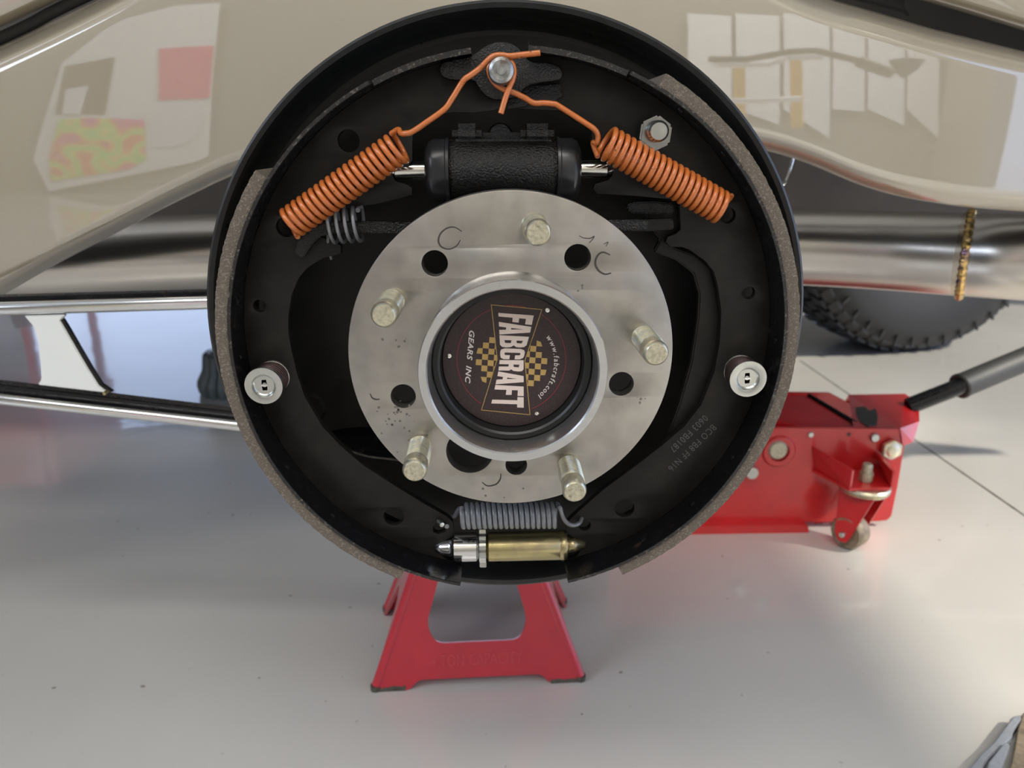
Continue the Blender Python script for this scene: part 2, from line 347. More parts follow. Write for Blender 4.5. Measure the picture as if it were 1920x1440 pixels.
# ================================================================== SETTING
def struct(name, me, m, smooth=False):
    return add(name, me, m, loc=(0, 0, 0), kind='structure', smooth=smooth)
struct('floor', box((0.2, 2.0, -0.05), (10.0, 14.0, 0.10)), 'floor')
struct('ceiling', box((-0.35, 1.1, 3.05), (5.5, 7.9, 0.1)), 'ceil')
struct('wall_front', box((-0.35, -2.83, 1.5), (5.5, 0.1, 3.0)), 'wall')
struct('wall_right', join([box((2.35, 1.1, 2.44), (0.1, 7.7, 1.12)), box((2.35, -2.55, 0.94), (0.1, 0.4, 1.88)), box((2.35, 3.45, 0.94), (0.1, 3.0, 1.88))]), 'wall')
struct('wall_left', join([box((-3.05, 1.1, 2.65), (0.1, 7.7, 0.7)), box((-3.05, 1.1, 0.6), (0.1, 7.7, 1.2)), box((-3.05, -2.4, 1.75), (0.1, 0.7, 1.1)), box((-3.05, 2.5, 1.75), (0.1, 4.9, 1.1))]), 'wall')
struct('wall_back', join([box((-0.35, 5.0, 2.2), (5.5, 0.1, 1.6)), box((1.9, 5.0, 0.7), (0.9, 0.1, 1.4))]), 'wall')
# joint line sawn in the floor, running off to the right
a = fl(1500, 676); b_ = fl(2050, 1056)
d = (b_-a).normalized(); nrm = Vector((-d.y, d.x, 0))
jl = []
N = 60
for k in range(N+1):
    p = a.lerp(b_, k/N); jl.append((p, 0.0011+random.uniform(0, 0.0007)))
V = []
for p, w_ in jl: V += [p+nrm*w_+Vector((0, 0, .0003)), p-nrm*w_+Vector((0, 0, .0003)), p-nrm*w_+Vector((0, 0, -.002)), p+nrm*w_+Vector((0, 0, -.002))]
Fc = [(k*4+i, k*4+(i+1) % 4, k*4+4+(i+1) % 4, k*4+4+i) for k in range(N) for i in range(4)]+[(0, 1, 2, 3), (N*4+3, N*4+2, N*4+1, N*4)]
struct('trim_1', mesh_from(V, Fc), 'chip')

# ================================================================== CAR BODY
def lerp_tab(tab, x):
    if x <= tab[0][0]: return tab[0][1]
    for (x0, y0), (x1, y1) in zip(tab, tab[1:]):
        if x <= x1:
            t = (x-x0)/(x1-x0); return y0+(y1-y0)*t
    return tab[-1][1]
def smooth_tab(tab, x, h=30):
    return sum(lerp_tab(tab, x+k*h/3) for k in (-3, -2, -1, 0, 1, 2, 3))/7
LOW = [(-500, 830), (-200, 672), (0, 556), (110, 492), (200, 446), (300, 393), (430, 330), (560, 290), (760, 255), (960, 240), (1160, 245), (1320, 262), (1440, 282), (1500, 300), (1560, 324), (1600, 343), (1660, 362),
       (1700, 372), (1800, 388), (1920, 398), (2300, 405)]
TOP = [(-500, 330), (0, 92), (90, 50), (190, 0), (300, -60), (500, -150), (900, -230), (1300, -120), (1500, -20), (1560, 0), (1640, 22), (1740, 52), (1920, 96), (2300, 190)]
car = thing('car', 'glossy greige car with its lower flank above the brake', 'car', (0, 0.95, 0.0))
YB = 0.60
def body_grid(name, low, top, Yfun, x0, x1, nx, nv, m, label=None):
    V = []; vs = []
    lip = [0.0, 0.01, 0.02, 0.035, 0.05, 0.07, 0.1]
    vs = lip+[0.1+(0.9-0.1)*k/(nv) for k in range(1, nv)]+[0.9, 0.92, 0.94, 0.96, 0.98, 0.99, 1.0]
    for i in range(nx+1):
        x = x0+(x1-x0)*i/nx; yl = smooth_tab(low, x); yt = smooth_tab(top, x)
        for v in vs:
            V.append(flank(x, yl+(yt-yl)*v, yl, yt))
    n = len(vs); Fc = [(i*n+j, (i+1)*n+j, (i+1)*n+j+1, i*n+j+1) for i in range(nx) for j in range(n-1)]
    # thickness: a second skin 2.5 mm behind
    o = len(V); V2 = [v+Vector((0, 0.0025, 0)) for v in V]
    F2 = [tuple(o+q for q in reversed(f)) for f in Fc]
    rim = [(i*n, i*n+o, (i+1)*n+o, (i+1)*n) for i in range(nx)]+[(i*n+n-1, (i+1)*n+n-1, (i+1)*n+n-1+o, i*n+n-1+o) for i in range(nx)]
    rim += [(j, j+1, j+1+o, j+o) for j in range(n-1)]+[(nx*n+j, nx*n+j+o, nx*n+j+1+o, nx*n+j+1) for j in range(n-1)]
    return mesh_from(V+V2, Fc+F2+rim)
def ybody(v, x):
    return YB
def flank(px, py, yl=None, yt=None):               # the flank's real surface under that pixel: gently barrelled, rolled at both edges
    yl = smooth_tab(LOW, px) if yl is None else yl; yt = smooth_tab(TOP, px) if yt is None else yt
    p = at(px, py, YB); y = YB+0.22*(p.z-0.50)**2+0.010*(p.x+0.1)**2
    d = yl-py
    if d < 34: y += 0.020*((34-d)/34)**2
    e = py-yt
    if e < 40: y += 0.045*((40-e)/40)**2
    return at(px, py, y)
add('flank_panel', body_grid('b', LOW, TOP, ybody, -560, 2300, 110, 26, 'paint'), 'paint', car, angle=60)
lin_ = body_grid('l', LOW, TOP, ybody, -560, 2300, 60, 10, 'under')
lin_.transform(Matrix.Translation((0, .006, .001)))
add('dark_backing', lin_, 'under', car, angle=60, label='dark sheet added behind the flank')  # added sheet, gives the pipe top something dark to reflect
# upper left: flange band, weatherstrip and panel above
def strip(pts_a, pts_b, Y, th, m, name, parent, seg=1, **k):
    P = [at(x, y, Y) for x, y in pts_a]+[at(x, y, Y) for x, y in reversed(pts_b)]
    return add(name, prism(P, (0, th, 0), 0.0008), m, parent, **k)
strip([(-400, 262), (0, 84), (185, -2), (330, -70)], [(-400, 300), (0, 108), (90, 62), (215, -2), (400, -80)], 0.652, 0.02, 'paint', 'sill_flange', car)
add('weatherstrip', tube(catmull([at(-400, 246, 0.65), at(0, 72, 0.65), at(100, 22, 0.65), at(200, -26, 0.65), at(360, -100, 0.65)]), 0.0042, 12), 'seal', car, label='black rubber weatherstrip')
V = []
for i in range(21):
    x = -420+40*i*1.0
    yb = lerp_tab([(-420, 240), (0, 52), (150, -18), (400, -140)], x)
    for v, dy, yy in ((0, 0, 0.652), (1, -8, 0.640), (2, -22, 0.634), (3, -60, 0.630), (4, -200, 0.630), (5, -500, 0.66)):
        V.append(at(x, yb+dy, yy))
Fc = [(i*6+j, (i+1)*6+j, (i+1)*6+j+1, i*6+j+1) for i in range(20) for j in range(5)]
add('lid_panel', mesh_from(V, Fc), 'paint', car)
# upper right: dark gap and the panel above it
add('gap_channel', prism([at(1480, -60, 0.70), at(1560, 8, 0.70), at(2300, 200, 0.70), at(2300, 20, 0.70), at(1700, -80, 0.70)], (0, 0.03, 0)), 'under', car)
add('rubber_flap', prism([at(1575, -10, 0.668), at(1700, 22, 0.668), at(1708, 30, 0.668), at(1696, 10, 0.668), at(1700, -12, 0.668)], (0, 0.006, 0), 0.001), 'seal', car)
V = []
for i in range(21):
    x = 1640+35*i
    yb = lerp_tab([(1640, -28), (1740, 0), (1830, 26), (1920, 54), (2340, 180)], x)
    for dy, yy in ((4, 0.668), (0, 0.654), (-8, 0.646), (-20, 0.642), (-70, 0.640), (-300, 0.65)):
        V.append(at(x, yb+dy, yy))
Fc = [(i*6+j, (i+1)*6+j, (i+1)*6+j+1, i*6+j+1) for i in range(20) for j in range(5)]
add('tail_panel', mesh_from(V, Fc), 'paint', car)
# underbody behind the lower edge
x0, x1 = -1.15, 1.15
add('underbody', join([box(((x0+x1)/2, 0.98, 0.59), (x1-x0, 0.02, 0.52)), box((-0.32, 1.65, 0.42), (1.66, 1.34, 0.03))]), 'under', car, smooth=False)
# inner frame rail with a small hook behind the drum on the right
add('brake_line', tube(catmull([at(1462, 350, 0.75), at(1474, 338, 0.75), at(1486, 300, 0.75), at(1490, 290, 0.76)]), 0.0015, 8), 'chrome', car)

# ------------------------------------------------------------------ exhaust pipe
ex = thing('exhaust_pipe', 'fat brushed stainless exhaust pipe running behind the drum brake', 'pipe', at(960, 480, 0.80))
cl = catmull([at(-420, 512, 0.77), at(-60, 491, 0.78), at(120, 487, 0.79), at(390, 474, 0.80), at(900, 462, 0.83), at(1300, 460, 0.825), at(1500, 464, 0.80), at(1660, 470, 0.766), at(1810, 478, 0.725), at(1920, 483, 0.695), at(2250, 500, 0.64)], 10)
PR = 0.0392
add('pipe', tube(cl, PR, 48), 'pipe', ex)
wc = at(1810, 478, 0.725); wdir = (at(1850, 480, 0.7145)-at(1770, 476, 0.7355)).normalized()
V = []; segw = 60
ring = [wc+Vector((0, 0, 0)) for _ in range(1)]
a_, u_, w_ = frame(wdir); pts = []; rr = []
for k in range(segw*2+1):
    th = 2*PI*k/(segw*2); pts.append(wc+a_*(0.0025*math.sin(th))+u_*((PR+.0004)*math.cos(th))+w_*((PR+.0004)*math.sin(th))); rr.append(0.0036+0.0007*math.sin(k*1.9))
add('weld_bead', tube(pts, 0.003, 8, cap=False, rad=rr), 'weld', ex, label='heat tinted weld bead in gold and purple')
add('heat_band', lathe([(PR+.0001, -0.006), (PR+.00015, 0), (PR+.0001, 0.006)], wc, wdir, 64), 'tint', ex)

# ------------------------------------------------------------------ polished suspension arm on the left
arm = thing('suspension_arm', 'polished two-tube suspension arm with welded gusset left of the brake', 'suspension arm', at(200, 660, 0.56))
YA = 0.56
add('upper_tube', tube([at(-350, 585, YA), at(0, 579, YA), at(390, 567, YA), at(640, 560, YA)], 0.0050, 24), 'chrome', arm)
add('lower_tube', tube([at(-350, 722, YA), at(0, 748, YA), at(440, 797, YA), at(640, 820, YA)], 0.0043, 24), 'chrome', arm)
add('upper_rail', prism([at(-350, 563, 0.575), at(0, 557, 0.575), at(640, 540, 0.575), at(640, 552, 0.575), at(0, 570, 0.575), at(-350, 576, 0.575)], (0, 0.012, 0), 0.001), 'gloss_black', arm)
add('lower_rail', prism([at(-350, 690, 0.565), at(0, 720, 0.565), at(640, 795, 0.565), at(640, 812, 0.565), at(0, 738, 0.565), at(-350, 708, 0.565)], (0, 0.010, 0), 0.001), 'gloss_black', arm)
gp = [(44, 592), (122, 590), (113, 602), (122, 618), (145, 658), (165, 692), (184, 722), (202, 737), (70, 722), (77, 712), (75, 680), (70, 640), (62, 612)]
add('gusset', prism([at(x, y, 0.557) for x, y in gp], (0, 0.0045, 0), 0.0008), 'gusset', arm, label='polished gusset plate, its sky reflection painted white')
edge = [(113, 600), (124, 618), (147, 658), (167, 692), (186, 722), (206, 736)]
add('gusset_flange', prism([at(x, y, 0.557) for x, y in edge]+[at(x+5, y-2, 0.557) for x, y in reversed(edge)], (0, 0.003, 0)), 'gloss_black', arm, label='dark edge flange of the gusset')
add('bolt', lathe([(0, -0.003), (0.0012, -0.003), (0.0016, 0), (0.0016, 0.002)], at(199, 736, 0.552), (0, 1, 0), 16), 'gold', arm)

# ------------------------------------------------------------------ axle housing (carries the brake, rests on the stand)
ax = thing('axle_housing', 'black axle housing tube behind the backing plate', 'axle', (HX, 0.60, HZ))
add('axle_tube', lathe([(0.0, 0.0), (0.030, 0.0), (0.034, 0.004), (0.034, 0.29), (0.0, 0.29)], (HX, 0.448, HZ), (0, 1, 0), 48), 'black', ax)
add('axle_flange', lathe([(0.034, 0), (0.048, 0), (0.048, 0.008), (0.034, 0.008)], (HX, 0.442, HZ), (0, 1, 0), 40, closed=True), 'black', ax)

# ================================================================== BRAKE
YP = 0.432
bp = thing('brake_backing_plate', 'round black backing plate with raised rim carrying the brake parts', 'backing plate', hub(YP))
slot = px2([(620, 806), (650, 800), (700, 797), (760, 799), (800, 815), (790, 850), (757, 862), (725, 860), (690, 856), (660, 845), (640, 830)], YP)
bolt_h = []
me = plate(circ((HX, HZ), 0.1475, 128), [slot, circ((HX, HZ), 0.030, 48)]+bolt_h, YP, 0.004)
prof = [(0.1465, YP-0.002), (0.150, 0.4305), (0.1525, 0.427), (0.1540, 0.421), (0.1550, 0.410), (0.1568, 0.4055), (0.1590, 0.4046), (0.1603, 0.4056), (0.1603, 0.4085), (0.1580, 0.4085), (0.1570, 0.413), (0.156, 0.424), (0.152, 0.433), (0.1465, YP+0.002)]
rimm = lathe([(r, y) for r, y in prof], (HX, 0, HZ), (0, 1, 0), 160)
add('plate_disc', join([me]), 'plate', bp)
add('rim', rimm, 'rim', bp)
add('slot_shade_block', prism([at(600, 780, .4345), at(830, 780, .4345), at(830, 880, .4345), at(600, 880, .4345)], (0, .02, 0)), 'gloss_black', bp)  # added block, keeps the slot dark where lit floor showed through
add('slot_flange', tube(catmull([at(655, 846, YP-.002), at(690, 856, YP-.002), at(730, 861, YP-.002), at(757, 863, YP-.002), at(790, 852, YP-.002)]), 0.0007, 8), 'chip', bp)
# raised pads around the plate that the shoes ride on
for aa in (35, 95, 150, 205, 262, 325):
    th = math.radians(aa); c = (HX+0.128*math.cos(th), YP-0.0045, HZ+0.128*math.sin(th))
    add('shoe_pad', lathe([(0, 0), (0.008, 0), (0.010, 0.003), (0.010, 0.005)], c, (0, 1, 0), 20), 'plate', bp)
# anchor pin block
anc = thing('anchor_pin', 'round steel anchor pin on rough black cast plate, springs hooked over it', 'pin', at(940, 130, 0.37))
op = [(823, 127), (828, 116), (845, 112), (870, 108), (890, 100), (905, 88), (925, 78), (945, 77), (965, 82), (985, 100), (992, 114), (1020, 116), (1048, 121), (1056, 134), (1055, 146), (1046, 152), (1010, 156),
      (990, 161), (980, 170), (972, 184), (950, 186), (928, 189), (910, 181), (895, 162), (889, 150), (860, 152), (835, 148), (825, 140)]
cm = [tuple(v) for v in px2(op, 0.372)]
sm = []
for i in range(len(cm)):
    p, q = Vector(cm[i]), Vector(cm[(i+1) % len(cm)]); sm += [tuple(p*.75+q*.25), tuple(p*.25+q*.75)]
add('cast_plate', plate(sm, [], 0.376, 0.008, 0.0015), 'cast', anc)
pc = at(940, 131, 0.357); Rp = 22.5*pxm(0.357)
add('pin', lathe([(0, 0), (Rp*0.35, 0), (Rp*0.36, 0.0006), (Rp*0.7, 0.0004), (Rp*0.92, 0.0013), (Rp, 0.0035), (Rp, 0.0175), (Rp*0.8, 0.018)], pc, (0, 1, 0), 40), 'anchor', anc, label='domed steel pin head')
add('oil_film', plate(px2([(975, 168), (1000, 160), (1050, 158), (1055, 180), (1040, 190), (1000, 188), (985, 200), (950, 206), (950, 190)], 0.383), [], 0.3825, 0.002, 0.0005), 'cast', anc)

# --- shoes
def shoe(side, label):
    t = thing('brake_shoe', label, 'brake shoe', hub(0.387) + Vector((0.12*side, 0, 0)), group=None)
    return t
A = lambda x, y, Y=Y_SHOE: pol(x, y, Y)[1] % (2*PI)
RT = 0.1362; RTi = 0.1345; RL = 0.1424
# left shoe
ls = shoe(-1, 'left curved brake shoe with black web and brown friction lining')
a_top = A(882, 86); a_bot = A(862, 1103)
a_step = A(690, 146)
add('shoe_table', join([arc_band(RTi, RT, Y_SHOE+0.0005, 0.411, a_step, a_bot, 120), arc_band(RTi-0.0008, RT-0.0002, Y_SHOE+0.005, 0.411, a_top, a_step, 60)]), 'gloss_black', ls, angle=30)
add('table_edge', join([arc_band(RTi+.0002, RT+.0001, Y_SHOE, Y_SHOE+0.0008, a_step+0.006, a_bot, 160, jag=0.00012), arc_band(RTi-.0008, RT, Y_SHOE+0.0042, Y_SHOE+0.0052, a_top, a_step-0.004, 80, jag=0.00012)]), 'edge_black', ls, angle=30)
l0 = A(482, 322); l1 = A(752, 1083)
add('lining', arc_band(RT+.0002, RL, Y_SHOE+0.001, 0.410, l0, l1, 200, jag=0.00018), 'lining', ls, angle=30)
LW = [(884, 100), (905, 125), (912, 160), (930, 185), (945, 200), (926, 207), (890, 212), (851, 211), (825, 214), (803, 225), (785, 240), (775, 252), (774, 270), (774, 300), (765, 312), (745, 312), (735, 325), (742, 339), (762, 345), (773, 352), (774, 365), (745, 373), (712, 381), (672, 387), (646, 391),
      (612, 395), (585, 405), (575, 425), (590, 440), (612, 446), (630, 453), (641, 460), (641, 474), (628, 478), (609, 482), (578, 501), (562, 520), (549, 551), (543, 590), (543, 622), (549, 657), (558, 696), (573, 741), (606, 797), (637, 830), (682, 869), (742, 908), (803, 945), (838, 965),
      (849, 975), (851, 990), (842, 1006), (822, 1016), (820, 1032), (838, 1045), (852, 1060)]
def web_poly(inner, aend, astart, n=70):
    P = px2(inner, Y_WEB)
    for k in range(n+1):
        th = aend+(astart-aend)*k/n; P.append((HX+RTi*math.cos(th), HZ+RTi*math.sin(th)))
    return P
lw_a0 = pol(852, 1090, Y_WEB)[1] % (2*PI); lw_a1 = pol(880, 95, Y_WEB)[1] % (2*PI)
lhole = [hole(655, 264, 18.5, Y_WEB), hole(489, 572, 11.5, Y_WEB), hole(739, 965, 20, Y_WEB), px2([(812, 985), (818, 976), (830, 977), (838, 984), (834, 994), (822, 998), (813, 994)], Y_WEB)]
add('web', plate(web_poly(LW, lw_a0, lw_a1), lhole+[hole(538, 425, 17, Y_WEB)], Y_WEB, 0.0046, 0.0003), 'web', ls, angle=35)
# right shoe
rs = shoe(1, 'right curved brake shoe with printed batch code and brown friction lining')
b_top = A(992, 82); b_bot = A(1066, 1096); b_step = A(1184, 130)
if b_bot > PI: b_bot -= 2*PI
add('shoe_table', join([arc_band(RTi, RT, Y_SHOE+0.0005, 0.411, b_bot, b_step, 120), arc_band(RTi-0.0002, RT-0.0002, Y_SHOE+0.004, 0.411, b_step, b_top, 40)]), 'gloss_black', rs, angle=30)
add('table_edge', join([arc_band(RTi+.0002, RT+.0001, Y_SHOE, Y_SHOE+0.0008, b_bot, b_step-0.004, 160, jag=0.00012), arc_band(RTi-.0008, RT, Y_SHOE+0.0022, Y_SHOE+0.0042, b_step+0.004, b_top, 60, jag=0.00012)]), 'edge_black', rs, angle=30)
r0 = A(1250, 137)
r1 = A(1165, 1075); r1 = r1-2*PI if r1 > PI else r1
add('lining', arc_band(RT+.0002, RL, Y_SHOE+0.001, 0.410, r1, r0, 220, jag=0.00018), 'lining', rs, angle=30)
RW = [(1062, 1050), (1080, 1040), (1095, 1018), (1085, 1008), (1070, 1002), (1062, 993), (1060, 982), (1066, 972), (1089, 951), (1131, 914), (1192, 869), (1240, 832), (1282, 796), (1313, 756), (1337, 696), (1347, 642), (1350, 581), (1343, 533),
      (1336, 508), (1322, 490), (1304, 477), (1290, 467), (1276, 462), (1255, 462), (1247, 453), (1250, 443), (1266, 437), (1274, 429), (1273, 405), (1272, 380), (1266, 374), (1230, 371), (1191, 367), (1118, 363), (1111, 355), (1114, 345), (1139, 337), (1147, 330), (1150, 320), (1148, 300), (1138, 292), (1122, 290), (1112, 284), (1109, 270), (1108, 247), (1095, 236), (1080, 229), (1062, 215), (1050, 208), (986, 205), (955, 202), (950, 185), (975, 150), (990, 120), (990, 97)]
rw_a0 = pol(990, 95, Y_WEB)[1] % (2*PI); rw_a1 = pol(1062, 1085, Y_WEB)[1]
rhole = [hole(1402, 548, 11.5, Y_WEB), hole(1170, 950, 19.5, Y_WEB), hole(1095, 981, 12.5, Y_WEB), hole(1362, 403, 14, Y_WEB)]
add('web', plate(web_poly(RW, rw_a0, rw_a1), rhole, Y_WEB, 0.0046, 0.0003), 'web', rs, angle=35)
# weld nibs on the tables and steel dust
for s_, pts_ in ((ls, [(540, 875), (622, 968), (716, 1030), (488, 668), (452, 565)]), (rs, [(1372, 857), (1297, 945), (1205, 1010), (1452, 640), (1280, 200), (1358, 287), (1140, 135)])):
    for (x, y) in pts_:
        c = at(x, y, 0.374); rr_, th = math.hypot(c.x-HX, c.z-HZ), math.atan2(c.z-HZ, c.x-HX)
        c = Vector((HX+(RTi-0.0003)*math.cos(th), c.y, HZ+(RTi-0.0003)*math.sin(th)))
        add('weld_nib', lathe([(0, -0.0010), (0.0012, -0.0007), (0.002, 0), (0.002, .0004)], c, (math.cos(th), 0, math.sin(th)), 12), 'gloss_black', s_)
me1 = text_mesh('BCO FB8 FF N16', 0.0056, 0.00005, -0.00006, space=1.12)
me2 = text_mesh('0603 FB0187', 0.0056, 0.00005, -0.00006, space=1.12)
def dirs(p0, p1, Y):
    xd = (at(*p1, Y)-at(*p0, Y)); xd.y = 0; L = xd.length; xd.normalize(); return xd, Vector((-xd.z, 0, xd.x)), L
Yt = Y_WEB-0.0024
xd, zd, L = dirs((1339, 800), (1256, 881), Yt)
def fit(me, L):
    xs = [v.co.x for v in me.vertices]; s = L/(max(xs)-min(xs))
    for v in me.vertices: v.co.x = (v.co.x-(max(xs)+min(xs))/2)*s
place2d(fit(me1, L) or me1, at(1297, 840, Yt), xd, zd, (0, -1, 0))
xd, zd, L = dirs((1323, 782), (1258, 845), Yt)
place2d(fit(me2, L) or me2, at(1291, 813, Yt), xd, zd, (0, -1, 0))
add('printed_code', join([me1, me2]), 'inkgrey', rs, smooth=False, label='grey printed batch code')

# --- wheel cylinder
wcx = thing('wheel_cylinder', 'black cast wheel cylinder with rubber boots above the hub flange', 'wheel cylinder', at(943, 318, 0.388))
Yc = 0.388; ca = at(798, 320, Yc); cb = at(1087, 318, Yc); adir = (cb-ca).normalized(); Lc = (cb-ca).length
k_ = Lc/289.0
Rb = 57*k_
def lx(prof): return [(r*k_, t*k_) for r, t in prof]
body = lathe(lx([(0, 42), (50, 42), (54, 46), (55, 60), (55, 230), (54, 246), (50, 250), (0, 250)]), ca, adir, 48)
up = Vector((0, 0, 1))
def cbx(px, py, Y, sx, sy, sz, b=0.0012): return box(at(px, py, Y), (sx*k_, sy, sz*k_), bev=b)
add('cylinder_body', join([body, cbx(943, 285, Yc+0.010, 200, 0.030, 70, 0.003)]), 'cast', wcx, angle=50)
add('cast_lug', cbx(876, 250, Yc+0.002, 54, 0.018, 34, 0.003), 'cast', wcx)
add('cast_lug', cbx(1006, 250, Yc+0.002, 62, 0.018, 34, 0.003), 'cast', wcx)
add('bleeder_boss', lathe([(0, 0), (0.005, 0), (0.0062, 0.002), (0.0062, 0.012)], at(938, 253, Yc-0.002), (0, 1, -0.2), 24), 'cast', wcx)
for s_, o_ in ((1, ca), (-1, cb)):
    add('rubber_boot', lathe(lx([(18, 0), (40, 1), (52, 7), (57, 16), (57, 38), (59, 40), (59, 45), (52, 46)]), o_, adir*s_, 48), 'rubber', wcx)
pr = [(0, -96), (10, -95), (12, -62), (16.5, -60), (16.5, -12), (17, 4)]
add('push_rod', lathe(lx([(0, -98), (9, -97), (12, -66), (12, -58), (16.5, -56), (16.5, 4)]), ca, adir, 32), 'bright', wcx, label='bright steel push rod')
add('push_rod', lathe(lx([(0, -100), (8, -99), (12, -62), (14, -52), (16.5, -50), (16.5, 4)]), cb, -adir, 32), 'bright', wcx, label='bright steel push rod')

# --- adjuster
YJ = 0.384
ja = at(815, 1027, YJ); jb = at(1097, 1021, YJ); jd = (jb-ja).normalized(); jk = (jb-ja).length/282
adj = thing('adjuster_screw', 'silver and gold star-wheel adjuster screw between the shoe ends', 'adjuster', ja.lerp(jb, 0.5))
def jl_(p): return [(r*jk, t*jk) for r, t in p]
add('socket_end', lathe(jl_([(0, 0), (5, 0), (8, 2), (15, 14), (17, 26), (20, 32), (23, 34), (27, 37), (27, 78), (24, 81), (20, 84)]), ja, jd, 48), 'chrome', adj, label='silver socket end')
nT = 14; P = []
a_, u_, w_ = frame(jd)
for k in range(nT*4):
    th = 2*PI*k/(nT*4); r = (38 if (k % 4) in (0, 1) else 32)*jk; P.append(ja+jd*(84*jk)+u_*(r*math.cos(th))+w_*(r*math.sin(th)))
add('star_wheel', prism(P, jd*(12*jk), 0.0002), 'zinc', adj, label='notched silver star wheel')
add('barrel', lathe(jl_([(20, 96), (22, 98), (27.5, 101), (27.5, 232), (26.8, 233), (27.5, 234.5), (27.5, 244), (26, 247), (18, 249), (14, 251)]), ja, jd, 48), 'gold', adj, label='yellow zinc barrel')
add('pivot_end', lathe(jl_([(14, 247), (16, 252), (16, 262), (13, 266), (7, 281), (4, 283), (0, 283)]), ja, jd, 40), 'gold', adj)

# --- adjuster spring (grey)
ys = 0.376
s0 = at(866, 967, ys); s1 = at(1046, 966, ys)
aspr = thing('adjuster_spring', 'grey coil spring stretched under the hub flange above the adjuster', 'spring', s0.lerp(s1, .5))
Rs = 22.5*pxm(ys)
hp = helix(s0, s1, Rs, 18, 20, ph=0.4, ref=(0, 0, 1))
hl = [at(838, 987, ys+0.002), at(832, 984, ys+0.012), at(838, 974, ys+0.015), at(852, 968, ys+.012), at(860, 955, ys+.006)]
hr = [at(1050, 952, ys-0.004), at(1054, 966, ys-0.003), at(1062, 979, ys), at(1074, 985, ys+.002), at(1086, 981, ys+.004), at(1090, 972, ys+.008), at(1090, 968, ys+.014)]
add('coil', tube(hp, 5.0*pxm(ys), 10), 'greywire', aspr)
add('hook', tube(catmull(hl+[hp[0]], 6), 4.6*pxm(ys), 10), 'greywire', aspr)
add('hook', tube(catmull([hp[-1]]+hr, 6), 4.6*pxm(ys), 10), 'greywire', aspr)
add('hook_tip', lathe([(0, -0.001), (0.0013, -0.0008), (0.0015, 0), (0.0015, .004)], at(828, 983, 0.378), (-.5, 1, 0), 14), 'zinc', aspr, label='bare bright hook end in the shoe hole')

# --- return springs (orange)
def rspring(label, c0, c1, turns, wire, Rpx, Y0, Y1, tw, nm='copper'):
    p0 = at(*c0, Y0); p1 = at(*c1, Y1)
    t = thing('return_spring', label, 'spring', p0.lerp(p1, .5), group=None)
    R = Rpx*pxm(0.372); ref = Vector((0, -1, 0))
    hp = helix(p0, p1, R, turns, 22, ph=PI*0.5, ref=ref)
    add('coil', tube(hp, tw, 10), 'orange', t)
    wm = catmull([hp[-1]]+wire, 7)
    add('hook_wire', tube(wm, tw*0.98, 10), 'orange', t)
    # tail going back into the web hole
    add('hook_end', tube(catmull([hp[0], hp[0].lerp(p0, .6)+Vector((0, .003, 0)), p0+Vector((0, .012, 0))]), tw, 8), 'orange', t)
    return t
tw = 4.9*pxm(0.372)
Lw = [at(747, 243, .371), at(752, 250, .368), at(760, 250, .366), at(773, 247, .365), at(800, 229, .364), at(833, 205, .364), at(847, 186, .364), at(863, 160, .364), at(872, 148, .363), at(881, 142, .363), at(900, 128, .3635), at(916, 112, .364), at(926, 105, .3645), at(940, 103.5, .3645), at(956, 105, .3645), at(985, 102, .3635), at(1013, 99, .3625)]
rspring('left orange return spring, its wire crossing over the anchor pin', (541, 421), (751, 274), 19.5, Lw, 25.5, 0.374, 0.373, tw)
Rw = [at(1112, 268, .373), at(1119, 268, .371), at(1121, 255, .370), at(1115, 243, .369), at(1098, 231, .369), at(1048, 199, .369), at(1039, 195, .369), at(1020, 193, .369), at(1001, 193, .369), at(983, 183, .369), at(962, 173, .369), at(945, 168, .369), at(930, 158, .369), at(920, 144, .369), at(917, 128, .369),
      at(925, 114, .369), at(940, 109, .368), at(955, 113, .366), at(963, 128, .364), at(962, 146, .362), at(955, 164, .361), at(948, 183, .360), at(939, 213, .359)]
rspring('right orange return spring, its hook tail hanging below the anchor pin', (1357, 392), (1134, 266), 20.5, Rw, 26.0, 0.374, 0.373, tw)

